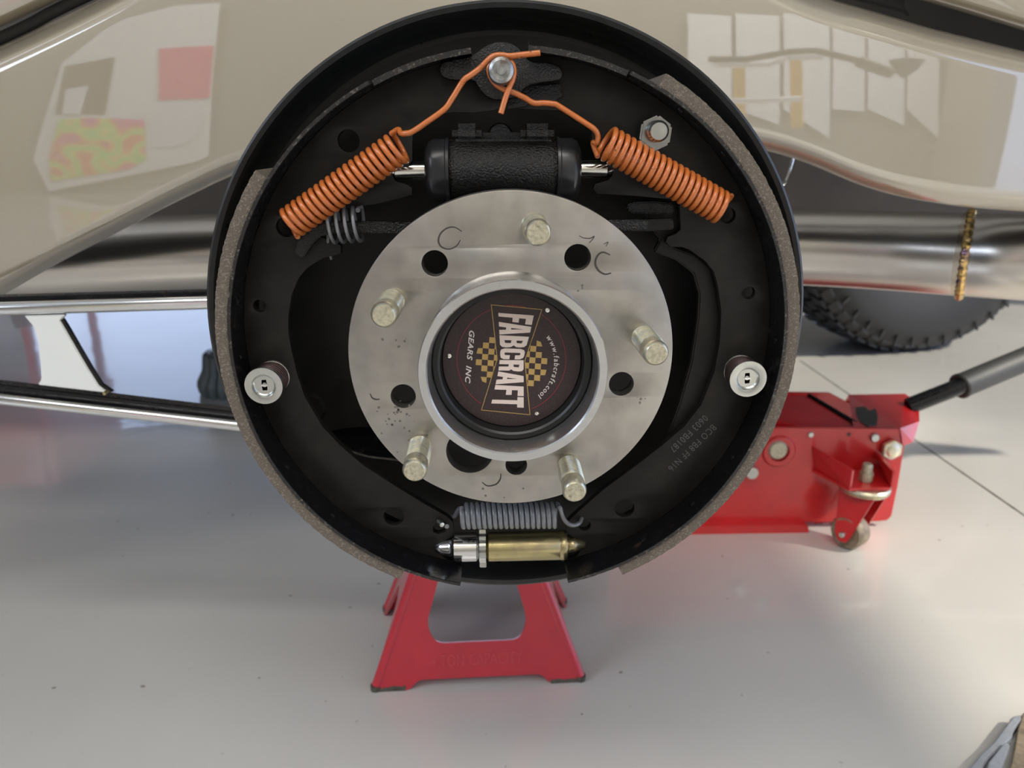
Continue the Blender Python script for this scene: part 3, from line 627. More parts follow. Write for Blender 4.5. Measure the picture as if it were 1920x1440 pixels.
# --- hold-down springs
def holddown(label, cup, base, slot_rot):
    yc = 0.3660; pb = at(*base, 0.3835); pcu = at(*cup, yc)
    t = thing('hold_down_spring', label, 'spring', pb)
    Rc = 36.5*pxm(yc); a_ = (pb-pcu).normalized(); a_ = Vector((0, 1, 0))
    c = pcu
    o = lathe([(Rc*.50, 0.0016), (Rc*.58, 0.0010), (Rc*.62, 0.0002), (Rc*.70, 0.0), (Rc*.97, 0.0), (Rc, 0.0004), (Rc, 0.0009), (Rc*.7, 0.0012), (Rc*.62, 0.003), (Rc*.5, 0.0034)], c, a_, 64)
    add('cup', o, 'zinc', t)
    # cup bottom with the slot cut
    r2 = Rc*.52; s = Rc*.13; hcut = [(-s, -s*2.2), (s*.9, -s*2.2), (s*1.1, -s*.6), (s, s*2.2), (-s*.8, s*2.2), (-s*1.1, .3*s)]
    m_ = flat(circ((0, 0), r2, 40), [[(x*math.cos(slot_rot)-y*math.sin(slot_rot), x*math.sin(slot_rot)+y*math.cos(slot_rot)) for x, y in hcut]], 0.0008)
    m_.transform(Matrix.Translation(c+Vector((0, 0.0020, 0))))
    add('cup_bottom', m_, 'zinc', t)
    add('pin_head', box(c+Vector((0, 0.0014, 0)), (Rc*.36, 0.0010, Rc*.11), bev=0.0003), 'chrome', t, label='flattened bright pin head')
    add('pin_shaft', tube([c+Vector((0, .0019, 0)), pb+Vector((0, .046, 0))], 0.0012, 10), 'zinc', t)
    cb = Vector((pb.x, pb.y, pb.z))
    hp = helix(cb, c+Vector((0, 0.002, 0)), Rc*.80, 6.5, 28)
    add('coil', tube(hp, 0.00085, 8), 'darkwire', t)
    hp = [cb+Vector((Rc*.84*math.cos(x*PI/24), -0.0002, Rc*.84*math.sin(x*PI/24))) for x in range(-12, 37)]
    add('end_turn', tube(hp, 0.0006, 8), 'zinc', t)
holddown('left hold-down spring under a silver slotted cup', (494, 724), (512, 706), 0.05)
holddown('right hold-down spring under a silver slotted cup', (1403, 711), (1387, 695), 0.1)

# --- parking brake strut, lever, strut spring
strut = thing('parking_brake_strut', 'flat black strut bar bent at its left end behind the hub', 'strut', at(900, 425, 0.378))
yst = 0.378
SP = [(552, 474), (557, 455), (570, 437), (590, 422), (612, 416), (700, 415), (760, 417), (1000, 414), (1215, 412), (1216, 432), (1000, 436), (760, 439), (700, 438), (622, 438), (602, 443), (588, 455), (577, 470), (567, 487)]
add('strut_bar', prism([at(x, y, yst) for x, y in SP], (0, 0.0045, 0), 0.0006), 'cast', strut)
lev = thing('parking_brake_lever', 'curved black parking brake lever along the inner edge of the right shoe', 'lever', at(1300, 600, 0.395))
LV = [(1180, 384), (1192, 378), (1260, 376), (1272, 384), (1274, 425), (1262, 440), (1252, 452), (1262, 464), (1300, 478), (1332, 505), (1346, 560), (1352, 600), (1347, 660), (1334, 715), (1310, 765), (1275, 815), (1240, 845), (1252, 815), (1275, 755), (1296, 680), (1309, 596), (1311, 551), (1300, 513), (1268, 488), (1226, 472), (1238, 450), (1222, 430), (1216, 406), (1188, 402), (1178, 394)]
add('lever_arm', prism([at(x, y, 0.391) for x, y in LV], (0, 0.005, 0), 0.0008), 'web', lev)
add('lever_tab', prism([at(x, y, 0.386) for x, y in [(1175, 385), (1185, 379), (1225, 378), (1262, 381), (1266, 400), (1240, 402), (1186, 400), (1176, 394)]], (0, 0.005, 0), 0.0008), 'cast', lev)
add('lever_socket', prism([at(x, y, 0.380) for x, y in [(1150, 413), (1215, 412), (1262, 410), (1264, 430), (1215, 434), (1152, 432)]], (0, 0.006, 0), 0.0006), 'gloss_black', lev)
ss = thing('strut_spring', 'small grey four-turn spring around the strut bar', 'spring', at(645, 425, 0.378))
hp = helix(at(616, 424, .381), at(680, 420, .381), 30*pxm(.378), 4.1, 26, ph=-0.9, ref=(0, 0, 1))
add('coil', tube(hp, 3.2*pxm(.378), 10), 'greywire', ss)
add('tail', tube(catmull([hp[0], at(615, 452, .384), at(617, 470, .392), at(621, 486, .394)]), 3.0*pxm(.378), 8), 'greywire', ss)
add('end_nib', lathe([(0, -.0012), (.0011, -.001), (.0014, 0), (.0012, .0016)], at(671, 393, .379), (0, 1, .3), 12), 'greywire', ss)

# --- nut on the web, right of the anchor
nt_ = thing('lock_nut', 'bright hex nut on a threaded bolt right of the anchor pin', 'nut', at(1237, 247, .372))
nc = at(1229, 250, .3815)
add('nut', hexbar(at(1230, 250, .3745), 31*pxm(.3745), (0, 1, 0), 0.0085, 6, 0.0009, rot=0.1), 'nut', nt_)
Rn = 17.5*pxm(.37)
add('bolt_end', lathe([(0, 0), (Rn*.35, .0001), (Rn*.82, .0001), (Rn, .0012), (Rn, .012)], at(1236, 246, .3685), (0, 1, 0), 32), 'zinc', nt_)
add('thread', join([lathe([(Rn*1.0, 0), (Rn*1.05, .0003), (Rn*1.0, .0006)], at(1236, 246, .3685)+Vector((0, .0014+.0009*q, 0)), (0, 1, 0), 32) for q in range(5)]), 'zinc', nt_)

# ================================================================== HUB
wh = thing('wheel_hub', 'machined steel wheel hub flange with five studs and a raised centre ring', 'hub', hub(Y_FL))
HO = [(815, 494, 23.5), (1083, 483, 24), (1165, 720, 23.5), (756, 743, 23.5), (968, 872, 21), (881, 846, 46)]
holes = [hole(x, y, r, Y_FL, 40) for x, y, r in HO]
tips = [(1009, 437), (1231, 664), (1078, 923), (777, 884), (719, 592)]
Yst = 0.3142
add('flange', plate(circ((HX, HZ), 0.0756, 160), holes+[circ((HX, HZ), 0.030, 64)], Y_FL+0.0045, 0.009, 0.0004), 'steel', wh, angle=30)
add('centre_ring', lathe([(0.0405, Y_FL+.001), (0.0395, Y_FL-0.001), (0.0388, Y_FL-0.004), (0.0388, Y_RING+0.010), (0.0398, Y_RING+.006), (0.0412, Y_RING+0.001), (0.0408, Y_RING), (0.0376, Y_RING), (0.0370, Y_RING+0.0008), (0.0362, Y_RING+0.006), (0.0362, Y_FL+.004)], (HX, 0, HZ), (0, 1, 0), 160), 'alu', wh, angle=25, label='bright turned centring ring')
add('axle_end', lathe([(0.0362, Y_FL+.004), (0.0, Y_FL+.004)], (HX, 0, HZ), (0, 1, 0), 64), 'black', wh)
for i, (x, y) in enumerate(tips):
    c = at(x, y, Yst); R = 0.00560
    o = add('wheel_stud', lathe([(0, 0), (R*.80, 0), (R*.86, .0004), (R*.99, .0018), (R, .0026), (R*.975, .0032), (R*.975, 0.0315), (R*1.12, 0.0317), (R*1.12, 0.033)], c, (0, 1, 0), 40), 'stud', wh)
    hpth = []
    th_m = join([lathe([(R*.972, 0), (R*1.03, .00045), (R*.972, .0009)], c+Vector((0, .0095+.00115*q, 0)), (0, 1, 0), 28) for q in range(17)])
    add('thread', th_m, 'stud', o, angle=60)
    add('stud_face', lathe([(0, -.0001), (R*.78, -.0001), (R*.79, .0004)], c, (0, 1, 0), 32), 'studend', o)
# pen marks, stains
def stroke(px, w, par, m='marker', Y=Y_FL-0.00004, name='pen_mark'):
    P = catmull([at(x, y, Y) for x, y in px], 6); V = []; n = len(P)
    for i, p in enumerate(P):
        t = (P[min(i+1, n-1)]-P[max(i-1, 0)]).normalized(); s = Vector((-t.z, 0, t.x))*w*(0.5+0.5*math.sin(PI*(i+.5)/n))
        V += [p+s, p-s, p-s+Vector((0, .00012, 0)), p+s+Vector((0, .00012, 0))]
    Fc = [(k*4+i, k*4+(i+1) % 4, k*4+4+(i+1) % 4, k*4+4+i) for k in range(n-1) for i in range(4)]
    return mesh_from(V, Fc)
marks = [stroke([(866, 434), (852, 426), (838, 428), (826, 438), (822, 452), (828, 463), (842, 467), (856, 461), (863, 450)], 0.0004, wh),
         stroke([(1144, 478), (1130, 473), (1120, 480), (1116, 494), (1122, 507), (1134, 514), (1146, 512)], 0.0005, wh),
         stroke([(1086, 442), (1094, 446), (1106, 447), (1114, 443), (1110, 450), (1104, 456)], 0.00025, wh),
         stroke([(1132, 458), (1140, 454), (1136, 462)], 0.0002, wh),
         stroke([(694, 738), (698, 746), (706, 749), (712, 748)], 0.0004, wh),
         stroke([(904, 904), (914, 911), (930, 908), (938, 898), (939, 888)], 0.0004, wh)]
for m_ in marks: add('pen_mark', m_, 'marker', wh, smooth=False)
sp_ = []
for (cx_, cy_, sr, n_) in ((735, 795, 26, 26), (742, 770, 14, 8), (1198, 755, 10, 5), (950, 690, 0, 0), (762, 640, 18, 6), (1086, 548, 8, 4), (930, 915, 30, 6)):
    for _ in range(n_):
        x = cx_+random.gauss(0, sr); y = cy_+random.gauss(0, sr*.8); c = at(x, y, Y_FL-.00003)
        if math.hypot(c.x-HX, c.z-HZ) < .0735 and math.hypot(c.x-HX, c.z-HZ) > .0425:
            r = random.uniform(.0002, .0009)
            P = [Vector((c.x+r*random.uniform(.6, 1.1)*math.cos(2*PI*k/7), c.y, c.z+r*random.uniform(.6, 1.1)*math.sin(2*PI*k/7))) for k in range(7)]
            sp_.append(prism(P, (0, .0001, 0)))
add('stain_speckle', join(sp_), 'stain', wh, smooth=False, kind='stuff')

# --- centre cap with the badge
cap = thing('hub_cap', 'black hub cap badge reading FABCRAFT GEARS INC inside the ring', 'cap', hub(Y_CAP))
add('cap_ring', lathe([(0.0360, Y_CAP+.006), (0.0360, Y_CAP+.0006), (0.0354, Y_CAP), (0.0334, Y_CAP), (0.0325, Y_CAP+.0008), (0.0320, Y_LOGO-.001), (0.0318, Y_LOGO+.002)], (HX, 0, HZ), (0, 1, 0), 128), 'cap', cap)
badge = add('badge_disc', lathe([(0, Y_LOGO), (0.0314, Y_LOGO), (0.0317, Y_LOGO+.0003), (0.0317, Y_LOGO+.002)], (HX, 0, HZ), (0, 1, 0), 128), 'label', cap)
YL = Y_LOGO-.00012
def zb(x, y): return (780+x*.2222, 520+y*.2222)
def q3(x, y, Y=YL): return at(*zb(x, y), Y)
def ribbon(pts, w, Y=YL, closed=False):
    P = [q3(x, y, Y) for x, y in pts]
    if closed: P.append(P[0])
    ms = []
    for p, q in zip(P, P[1:]):
        t = (q-p).normalized(); s = Vector((-t.z, 0, t.x))*w/2; e = t*w/2
        ms.append(prism([p+s-e, q+s+e, q-s+e, p-s-e], (0, .0001, 0)))
    return join(ms)
bow = [(635, 232), (1062, 272), (918, 705), (962, 1160), (552, 1120), (686, 690)]
add('bow_tie_border', ribbon(bow, .00032, closed=True), 'goldprint', badge, smooth=False, label='thin gold bow-tie outline')
def inside(p, poly):
    r = False; n = len(poly)
    for i in range(n):
        x1, y1 = poly[i]; x2, y2 = poly[(i+1) % n]
        if (y1 > p[1]) != (y2 > p[1]) and p[0] < (x2-x1)*(p[1]-y1)/(y2-y1)+x1: r = not r
    return r
ms = []; cc = (806, 712)
ang = math.radians(4)
for i in range(-14, 14):
    for j in range(-12, 12):
        if (i+j) % 2: continue
        cell = []
        for (du, dv) in ((0, 0), (1, 0), (1, 1), (0, 1)):
            u = (i+du)*50; v = (j+dv)*48.5
            cell.append((cc[0]+u*math.cos(ang)-v*math.sin(ang), cc[1]+u*math.sin(ang)+v*math.cos(ang)))
        # shrink corners into the ellipse, drop what lies under the bow tie
        c = (sum(p[0] for p in cell)/4, sum(p[1] for p in cell)/4)
        if ((c[0]-cc[0])/305)**2+((c[1]-cc[1])/262)**2 > 0.98: continue
        cl_ = []
        for p in cell:
            e = math.sqrt(((p[0]-cc[0])/312)**2+((p[1]-cc[1])/272)**2)
            cl_.append(p if e <= 1 else (cc[0]+(p[0]-cc[0])/e, cc[1]+(p[1]-cc[1])/e))
        def xl(y): return lerp_tab([(232, 635), (690, 686), (1120, 552)], y)
        def xr(y): return lerp_tab([(272, 1062), (705, 918), (1160, 962)], y)
        if c[0] < 800:
            cl_ = [(min(p[0], xl(p[1])), p[1]) for p in cl_]
        else:
            cl_ = [(max(p[0], xr(p[1])), p[1]) for p in cl_]
        w_ = max(p[0] for p in cl_)-min(p[0] for p in cl_)
        if w_ < 6: continue
        ms.append(prism([q3(*p) for p in cl_], (0, .0001, 0)))
add('checkered_flag', join(ms), 'goldprint', badge, smooth=False, label='gold checkered oval')
rc = []
for k in range(97):
    th = 2*PI*k/96; rc.append((805+460*math.cos(th), 690+452*math.sin(th)))
rr_ = [p for p in rc]
segs = []; cur = []
for p in rr_:
    if inside(p, bow):
        if len(cur) > 1: segs.append(cur)
        cur = []
    else: cur.append(p)
if len(cur) > 1: segs.append(cur)
add('red_circle', join([ribbon(s, .00024) for s in segs]), 'redprint', badge, smooth=False, label='thin red circle line')
# FABCRAFT: blocky letters, each mapped into the bow-tie envelope (u along the word 0..1, v 0 bottom .. 1 top)
G = {'F': [[(0, 0), (0, 1), (1, 1), (1, .80), (.42, .80), (.42, .60), (.9, .60), (.9, .41), (.42, .41), (.42, 0)]],
     'A': [[(0, 0), (.26, 1), (.74, 1), (1, 0), (.64, 0), (.59, .22), (.41, .22), (.36, 0)], [(.44, .38), (.56, .38), (.5, .78)]],
     'B': [[(0, 0), (0, 1), (.75, 1), (.93, .92), (.97, .78), (.95, .62), (.80, .52), (.96, .42), (1, .25), (.96, .08), (.78, 0)], [(.38, .60), (.60, .62), (.62, .80), (.38, .83)], [(.38, .17), (.62, .19), (.62, .40), (.38, .42)]],
     'C': [[(1, .62), (1, .84), (.88, .96), (.68, 1), (.32, 1), (.12, .96), (0, .82), (0, .18), (.12, .04), (.32, 0), (.68, 0), (.88, .04), (1, .16), (1, .40), (.62, .40), (.62, .20), (.5, .16), (.38, .20), (.38, .80), (.5, .84), (.62, .80), (.62, .62)]],
     'R': [[(0, 0), (0, 1), (.75, 1), (.93, .93), (.97, .78), (.95, .60), (.82, .50), (.95, .42), (1, 0), (.62, 0), (.58, .38), (.38, .40), (.38, 0)], [(.38, .58), (.60, .60), (.62, .80), (.38, .83)]],
     'T': [[(.31, 0), (.31, .80), (0, .80), (0, 1), (1, 1), (1, .80), (.69, .80), (.69, 0)]]}
# letter slots: (start, end) of bottom edge y and of top edge y in badge view units
LET = [('F', 300, 372, 322, 402, 1.0), ('A', 376, 482, 392, 492), ('B', 488, 590, 502, 596), ('C', 598, 690, 606, 692), ('R', 698, 786, 700, 800), ('A', 794, 902, 806, 912), ('F', 908, 998, 922, 1002), ('T', 1006, 1090, 1012, 1100)]
def bx(y): return lerp_tab([(300, 695), (480, 704), (650, 712), (800, 694), (1045, 640), (1100, 626)], y)
def tx(y): return lerp_tab([(320, 994), (480, 960), (600, 925), (690, 908), (800, 908), (1100, 909)], y)
ms = []
for L_ in LET:
    g, b0, b1, t0, t1 = L_[:5]
    def mp(u, v):
        yb = b0+(b1-b0)*u; yt = t0+(t1-t0)*u
        xb, xt = bx(yb), tx(yt); x = xb+(xt-xb)*v; y = yb+(yt-yb)*v; p = q3(x, y); return (p.x, p.z)
    loops = [[mp(u, v) for u, v in lp] for lp in G[g]]
    ms.append(plate(loops[0], loops[1:], YL+.00002, .00012))
add('lettering', join(ms), 'cream', badge, smooth=False, label='cream block lettering FABCRAFT')
# GEARS INC
def text_line(s, p0, p1, size, off, shear, space, m, lab):
    me = text_mesh(s, size, .00005, off, shear, space=space)
    xd = (q3(*p1)-q3(*p0)); xd.y = 0; L = xd.length; xd.normalize(); zd = Vector((-xd.z, 0, xd.x)); fit(me, L)
    place2d(me, q3(*p0).lerp(q3(*p1), .5), xd, zd, (0, -1, 0)); return me
add('small_lettering', text_line('GEARS  INC', (470, 450), (432, 893), .0034, .00008, .25, 1.1, 'whiteprint', ''), 'whiteprint', badge, smooth=False, label='white slanted lettering GEARS INC')
# www.fabcraft.cool on an arc
ms = []
s = 'www.fabcraft.cool'; wd = {'w': 1.5, '.': .55, 'f': .75, 'r': .8, 't': .75, 'l': .55, 'a': 1, 'b': 1.05, 'c': .95, 'o': 1.05}
tot = sum(wd[c] for c in s); th0, th1 = math.radians(-37), math.radians(52); cum = 0
for c in s:
    f_ = (cum+wd[c]/2)/tot; cum += wd[c]; th = th0+(th1-th0)*f_
    x, y = 800+385*math.cos(th), 715+375*math.sin(th)
    tdir = q3(x-10*math.sin(th), y+10*math.cos(th))-q3(x, y); tdir.y = 0; tdir.normalize()
    me = text_mesh(c, .0034, .00005, .00003, .15)
    place2d(me, q3(x, y), tdir, Vector((-tdir.z, 0, tdir.x)), (0, -1, 0)); ms.append(me)
add('web_address', join(ms), 'whiteprint', badge, smooth=False, label='curved web address in white serif letters')
for (x, y) in ((1110, 278), (280, 665), (1020, 1155)):
    c = q3(x, y, Y_LOGO-.0008); R = .00125
    add('cap_screw', lathe([(0, 0.0003), (R*.3, .0003), (R*.35, 0), (R*.8, .0002), (R, .0008), (R, .0014)], c, (0, 1, 0), 20), 'bright', cap)

# ================================================================== JACK STAND
sb = fl(900, 1225); sb = Vector((-0.016, 0.640, 0))
js = thing('jack_stand', 'red welded jack stand with moulded capacity lettering under the axle', 'jack stand', sb)
syaw = math.radians(2.5)
def st(x, y, z): return sb+Matrix.Rotation(syaw, 3, 'Z') @ Vector((x, y, z))
WB, DB, WT, DT, HT = 0.0955, 0.064, 0.024, 0.018, 0.20
def face_panel(u0b, u1b, u0t, u1t, pts, off, holes=[]):
    pass
def bil(c00, c10, c11, c01, u, v): return (c00*(1-u)+c10*u)*(1-v)+(c01*(1-u)+c11*u)*v
def panel(corn, outer, holes, th):
    # outer/holes in (u,v) mapped onto the leaning face; plate made flat then mapped
    me = flat(outer, holes, 1.0)
    n = (corn[1]-corn[0]).cross(corn[3]-corn[0]).normalized()
    for v in me.vertices:
        u_, w__, d_ = v.co.x, v.co.z, v.co.y
        v.co = bil(*corn, u_, w__)+n*(-th*(d_+.5))
    bm = bmesh.new(); bm.from_mesh(me); bpy.data.meshes.remove(me); bmesh.ops.remove_doubles(bm, verts=bm.verts, dist=1e-6); return bm_mesh(bm)
def rnd(pts, r, n=5):
    out = []
    L_ = len(pts)
    for i in range(L_):
        p0 = Vector(pts[i-1]); p = Vector(pts[i]); p1 = Vector(pts[(i+1) % L_])
        rr = min(r, (p0-p).length*.45, (p1-p).length*.45)
        A_ = p+(p0-p).normalized()*rr; B_ = p+(p1-p).normalized()*rr
        for k in range(n+1):
            t = k/n; out.append(tuple((A_*(1-t)+p*t)*(1-t)+(p*(1-t)+B_*t)*t))
    return out
FB = [st(-WB, -DB, 0), st(WB, -DB, 0), st(WT, -DT, HT), st(-WT, -DT, HT)]
BB = [st(WB, DB, 0), st(-WB, DB, 0), st(-WT, DT, HT), st(WT, DT, HT)]
LS = [st(-WB, DB, 0), st(-WB, -DB, 0), st(-WT, -DT, HT), st(-WT, DT, HT)]
RSd = [st(WB, -DB, 0), st(WB, DB, 0), st(WT, DT, HT), st(WT, -DT, HT)]
fo = rnd([(0, 0), (.17, 0), (.21, .045), (.80, .045), (.84, 0), (1, 0), (1, 1), (0, 1)], .02)
win = rnd([(.215, .40), (.785, .40), (.78, .98), (.22, .98)], .10)
win = rnd([(.26, .205), (.73, .205), (.80, .30), (.72, .80), (.28, .80), (.19, .30)], .08)
add('front_plate', panel(FB, fo, [win], .0028), 'standred', js, angle=30)
bo = rnd([(0, 0), (.17, 0), (.30, .45), (.34, .80), (.66, .80), (.70, .45), (.83, 0), (1, 0), (1, 1), (0, 1)], .04)
add('back_plate', panel(BB, bo, [], .0028), 'standred', js, angle=30)
so = rnd([(0, 0), (.10, 0), (.36, .30), (.64, .30), (.90, 0), (1, 0), (1, 1), (0, 1)], .03)
add('side_plate', panel(LS, so, [], .0028), 'standred', js, angle=30)
add('side_plate', panel(RSd, so, [], .0028), 'standred', js, angle=30)
for sx, sy in ((-1, -1), (1, -1), (1, 1), (-1, 1)):
    P0 = st(sx*(WB-.0040), sy*(DB-.0040), .004); P1 = st(sx*(WT-.0040), sy*(DT-.0040), HT)
    add('leg_fold', tube([P0.lerp(P1, k/6) for k in range(7)], .0046, 14), 'standred', js)
    add('foot_edge', tube([st(sx*(WB-.0035), sy*(DB-.0035), .0004), st(sx*(WB-.0035), sy*(DB-.0035), .005)], .0050, 14), 'chip', js)
add('stand_collar', box(st(0, 0, HT+.004), (2*WT+.004, 2*DT+.004, .010), Matrix.Rotation(syaw, 3, 'Z'), .002), 'standred', js)
add('ratchet_post', box(st(0.0, 0.0, .2205), (.034, .024, .215), Matrix.Rotation(syaw, 3, 'Z'), .002), 'black', js, label='square black post hanging inside the stand')
add('saddle', box(st(0, 0, .3335), (.070, .045, .008), Matrix.Rotation(syaw, 3, 'Z'), .002), 'black', js)
me = text_mesh('4 TON CAPACITY', .0155, .00025, .0001, space=1.1); fit(me, .082)
xd = (FB[1]-FB[0]).normalized(); zd_ = ((FB[3]+FB[2])/2-(FB[0]+FB[1])/2).normalized(); nn = xd.cross(zd_).normalized()
place2d(me, bil(*FB, .49, .125)+nn*.0002, xd, zd_, nn)
add('capacity_lettering', me, 'standtext', js, smooth=False, label='raised lettering 4 TON CAPACITY')
# chipped paint on the feet
for (u, v, w_, h_) in ((.075, .008, .15, .016), (.92, .008, .15, .018)):
    c = bil(*FB, u, v)+nn*.0003
    P = []
    for k in range(9): P.append(c+xd*(w_*.2*(k/8-.5)*1.0)+zd_*random.uniform(.0005, .0035))
    P += [c+xd*(w_*.1)-zd_*.002, c-xd*(w_*.1)-zd_*.002]
    add('paint_chip', prism(P, nn*-.0004), 'chip', js, smooth=False)

# ================================================================== TROLLEY JACK
YJ1 = 0.86
jk_ = thing('trolley_jack', 'red trolley jack with caster and black handle right of the brake', 'trolley jack', fl(1480, 1000))
def T(pts, Y, th, name, m='red', bev=.001, label=None, parent=None):
    return add(name, prism([at(x, y, Y) for x, y in pts], (0, th, 0), bev), m, parent or jk_, label=label)
T([(1150, 800), (1450, 802), (1686, 803), (1697, 832), (1684, 910), (1672, 968), (1664, 976), (1645, 978), (1500, 980), (1150, 992)], YJ1, .005, 'side_plate')
T([(1180, 736), (1477, 736), (1556, 737), (1576, 747), (1600, 760), (1700, 790), (1690, 830), (1640, 900), (1180, 900)], YJ1+.13, .005, 'side_plate')
T([(1100, 988), (1505, 984), (1516, 987), (1517, 1000), (1510, 1004), (1100, 1010)], YJ1-.012, .018, 'bottom_flange')
T([(1510, 985), (1555, 980), (1556, 998), (1512, 1001)], YJ1+.01, .01, 'axle_rod', 'bright')
# top plate between the sides (slopes), socket block at the right end
p = [at(1180, 808, YJ1+.004), at(1452, 803, YJ1+.004), at(1452, 745, YJ1+.13), at(1180, 745, YJ1+.13)]
add('deck_plate', prism([p[0], p[1], p[2], p[3]], (0, 0, -.004)), 'red', jk_)
# lift arm top: pale red slab with a black bar beside it
la = [(1440, 738), (1512, 740), (1560, 772), (1612, 802), (1498, 800), (1440, 780)]
add('lift_arm', prism([at(1400, 742, YJ1+.10), at(1512, 742, YJ1+.10), at(1612, 803, YJ1+.012), at(1498, 800, YJ1+.012), at(1400, 775, YJ1+.03)], (0, 0, -.012), .001), 'red', jk_)
add('arm_rod', tube([at(1512, 742, YJ1+.10)+Vector((0.003, 0, 0)), at(1615, 803, YJ1+.012)+Vector((.003, 0, 0))], .0035, 12), 'gloss_black', jk_, label='black release rod along the lift arm')
SK = [at(1591, 740, YJ1+.10), at(1697, 738, YJ1+.10), at(1723, 758, YJ1+.06), at(1723, 790, YJ1+.03), at(1711, 829, YJ1+.02), at(1692, 836, YJ1+.01), at(1686, 803, YJ1+.004), at(1620, 802, YJ1+.006)]
Vs = [at(1578, 750, YJ1+.11), at(1591, 739, YJ1+.11), at(1697, 737, YJ1+.10), at(1723, 757, YJ1+.075), at(1725, 790, YJ1+.03), at(1712, 828, YJ1+.006), at(1694, 836, YJ1+.004), at(1687, 805, YJ1+.002), at(1640, 802, YJ1+.004)]
sock_top = at(1690, 770, YJ1+.03)
A1, B1, C1, D1 = at(1591, 740, .985), at(1697, 738, .975), at(1688, 803, YJ1-.002), at(1600, 803, YJ1)
E1, F1, G1, H1 = at(1723, 757, .945), at(1724, 790, .90), at(1712, 829, .868), at(1693, 836, YJ1-.002)
bk = Vector((0, .03, -.05))
add('handle_socket', join([mesh_from([A1, B1, C1, D1, E1, F1, G1, H1, A1+bk, B1+bk, E1+bk, F1+bk],
    [(0, 3, 2, 1), (1, 2, 5, 4), (2, 6, 5), (2, 7, 6), (0, 1, 9, 8), (1, 4, 10, 9), (4, 5, 11, 10)])]), 'red', jk_, smooth=False)
nS = (B1-A1).cross(D1-A1).normalized()
if nS.y > 0: nS = -nS
def onS(px, py):
    d = ray(px, py); t = (A1-CAM).dot(nS)/d.dot(nS); return CAM+d*t
add('socket_hole_shade', prism([onS(x, y)+nS*.0008 for x, y in [(1604, 764), (1622, 762), (1630, 770), (1642, 766), (1646, 780), (1644, 796), (1628, 800), (1612, 790), (1606, 778)]], -nS*.0012), 'under', jk_, smooth=False, label='dark slab for the shaded hole in the handle socket')  # dark slab painted in for the shade inside the hole
# bolts
def bolt(px, py, r, Y, m, lab=None, hexn=False, dome=.25):
    c = at(px, py, Y); R = r*pxm(Y)
    if hexn:
        add('hex_bolt', join([hexbar(c, R, (0, 1, 0), .008, 6, .001), lathe([(0, -.0015), (R*.6, -.001), (R*.75, .0005)], c, (0, 1, 0), 24)]), m, jk_, label=lab)
    else:
        add('pin_head', lathe([(0, 0), (R*.8, 0), (R, R*dome), (R, .012)], c, (0, 1, 0), 32), m, jk_, label=lab)
bolt(1460, 846, 20, YJ1-.006, 'studend', 'round worn steel pivot pin')
add('pivot_collar', lathe([(20*pxm(YJ1), -.003), (30*pxm(YJ1), -.003), (34*pxm(YJ1), 0), (34*pxm(YJ1), .003)], at(1460, 846, YJ1), (0, 1, 0), 32), 'red', jk_)
bolt(1411, 888, 15, YJ1-.012, 'zinc', None, dome=.6)
bolt(1521, 816, 6, YJ1-.002, 'zinc')
bolt(1592, 815, 4.5, YJ1-.0004, 'under')  # dark disc, stands in for the shade of an open hole
bolt(1642, 822, 9, YJ1-.004, 'zinc', 'small bright screw')
bolt(1675, 845, 21, YJ1-.010, 'stud', 'large hex bolt at the plate corner', True)
# caster bracket: gussets + platform, bolt, bearing, fork, wheel
plat = [at(1515, 845, YJ1-.001), at(1596, 905, YJ1-.045), at(1660, 944, YJ1-.045), at(1672, 940, YJ1-.001)]
cxy = at(1625, 938, YJ1-.035); zc = fl(1600, 1025).z
zp = at(1600, 905, YJ1-.04).z
P0 = [Vector((at(1520, 900, YJ1).x, YJ1-.001, zp)), Vector((at(1668, 900, YJ1).x, YJ1-.001, zp)), Vector((at(1664, 920, YJ1-.05).x, YJ1-.055, zp)), Vector((at(1590, 935, YJ1-.055).x, YJ1-.055, zp))]
add('caster_platform', prism(P0, (0, 0, -.004), .0006), 'red', jk_)
def tri(a3, b3, c3, d3, th, name):
    n = (b3-a3).cross(c3-a3).normalized(); add(name, prism([a3, b3, c3, d3], n*th, .0005), 'red', jk_)
gl = P0[3]; gr = P0[2]
tri(at(1522, 838, YJ1-.001), gl+Vector((0, 0, .022)), gl+Vector((0, 0, 0)), Vector((at(1525, 900, YJ1).x, YJ1-.001, zp)), .004, 'gusset')
tri(at(1640, 848, YJ1-.001), gr+Vector((0, 0, .020)), gr+Vector((0, 0, 0)), P0[1], .004, 'gusset')
cb_ = (P0[2]+P0[3])/2+Vector((.004, .020, 0))
cb_.z = zp
add('caster_bolt', join([hexbar(cb_+Vector((0, 0, 0)), .0085, (0, 0, 1), .012, 6, .001), lathe([(0, .022), (.005, .022), (.006, .020), (.006, .010)], cb_, (0, 0, 1), 20)]), 'studend', jk_, label='upright steel caster bolt')
add('swivel_bearing', lathe([(0, -.004), (.027, -.004), (.029, -.006), (.029, -.008), (.027, -.009), (.029, -.010), (.027, -.0125), (0, -.0125)], cb_, (0, 0, 1), 40), 'stud', jk_)
cst_x = at(1598, 1010, YJ1-.045).x
wcn = Vector((cst_x-.004, cb_.y-.010, .0205))
wdirc = Vector((-.82, -.57, 0)).normalized()      # caster axle direction
sidec = Vector((wdirc.y, -wdirc.x, 0))
whl = thing('caster_wheel', 'grimy rubber caster wheel under the trolley jack', 'wheel', wcn)
bpy.data.objects.remove(whl)
add('caster_wheel', lathe([(0, -.012), (.006, -.012), (.007, -.010), (.014, -.010), (.018, -.0115), (.0205, -.008), (.0205, .008), (.018, .0115), (.014, .010), (0, .010)], wcn, wdirc, 40), 'dirty', jk_)
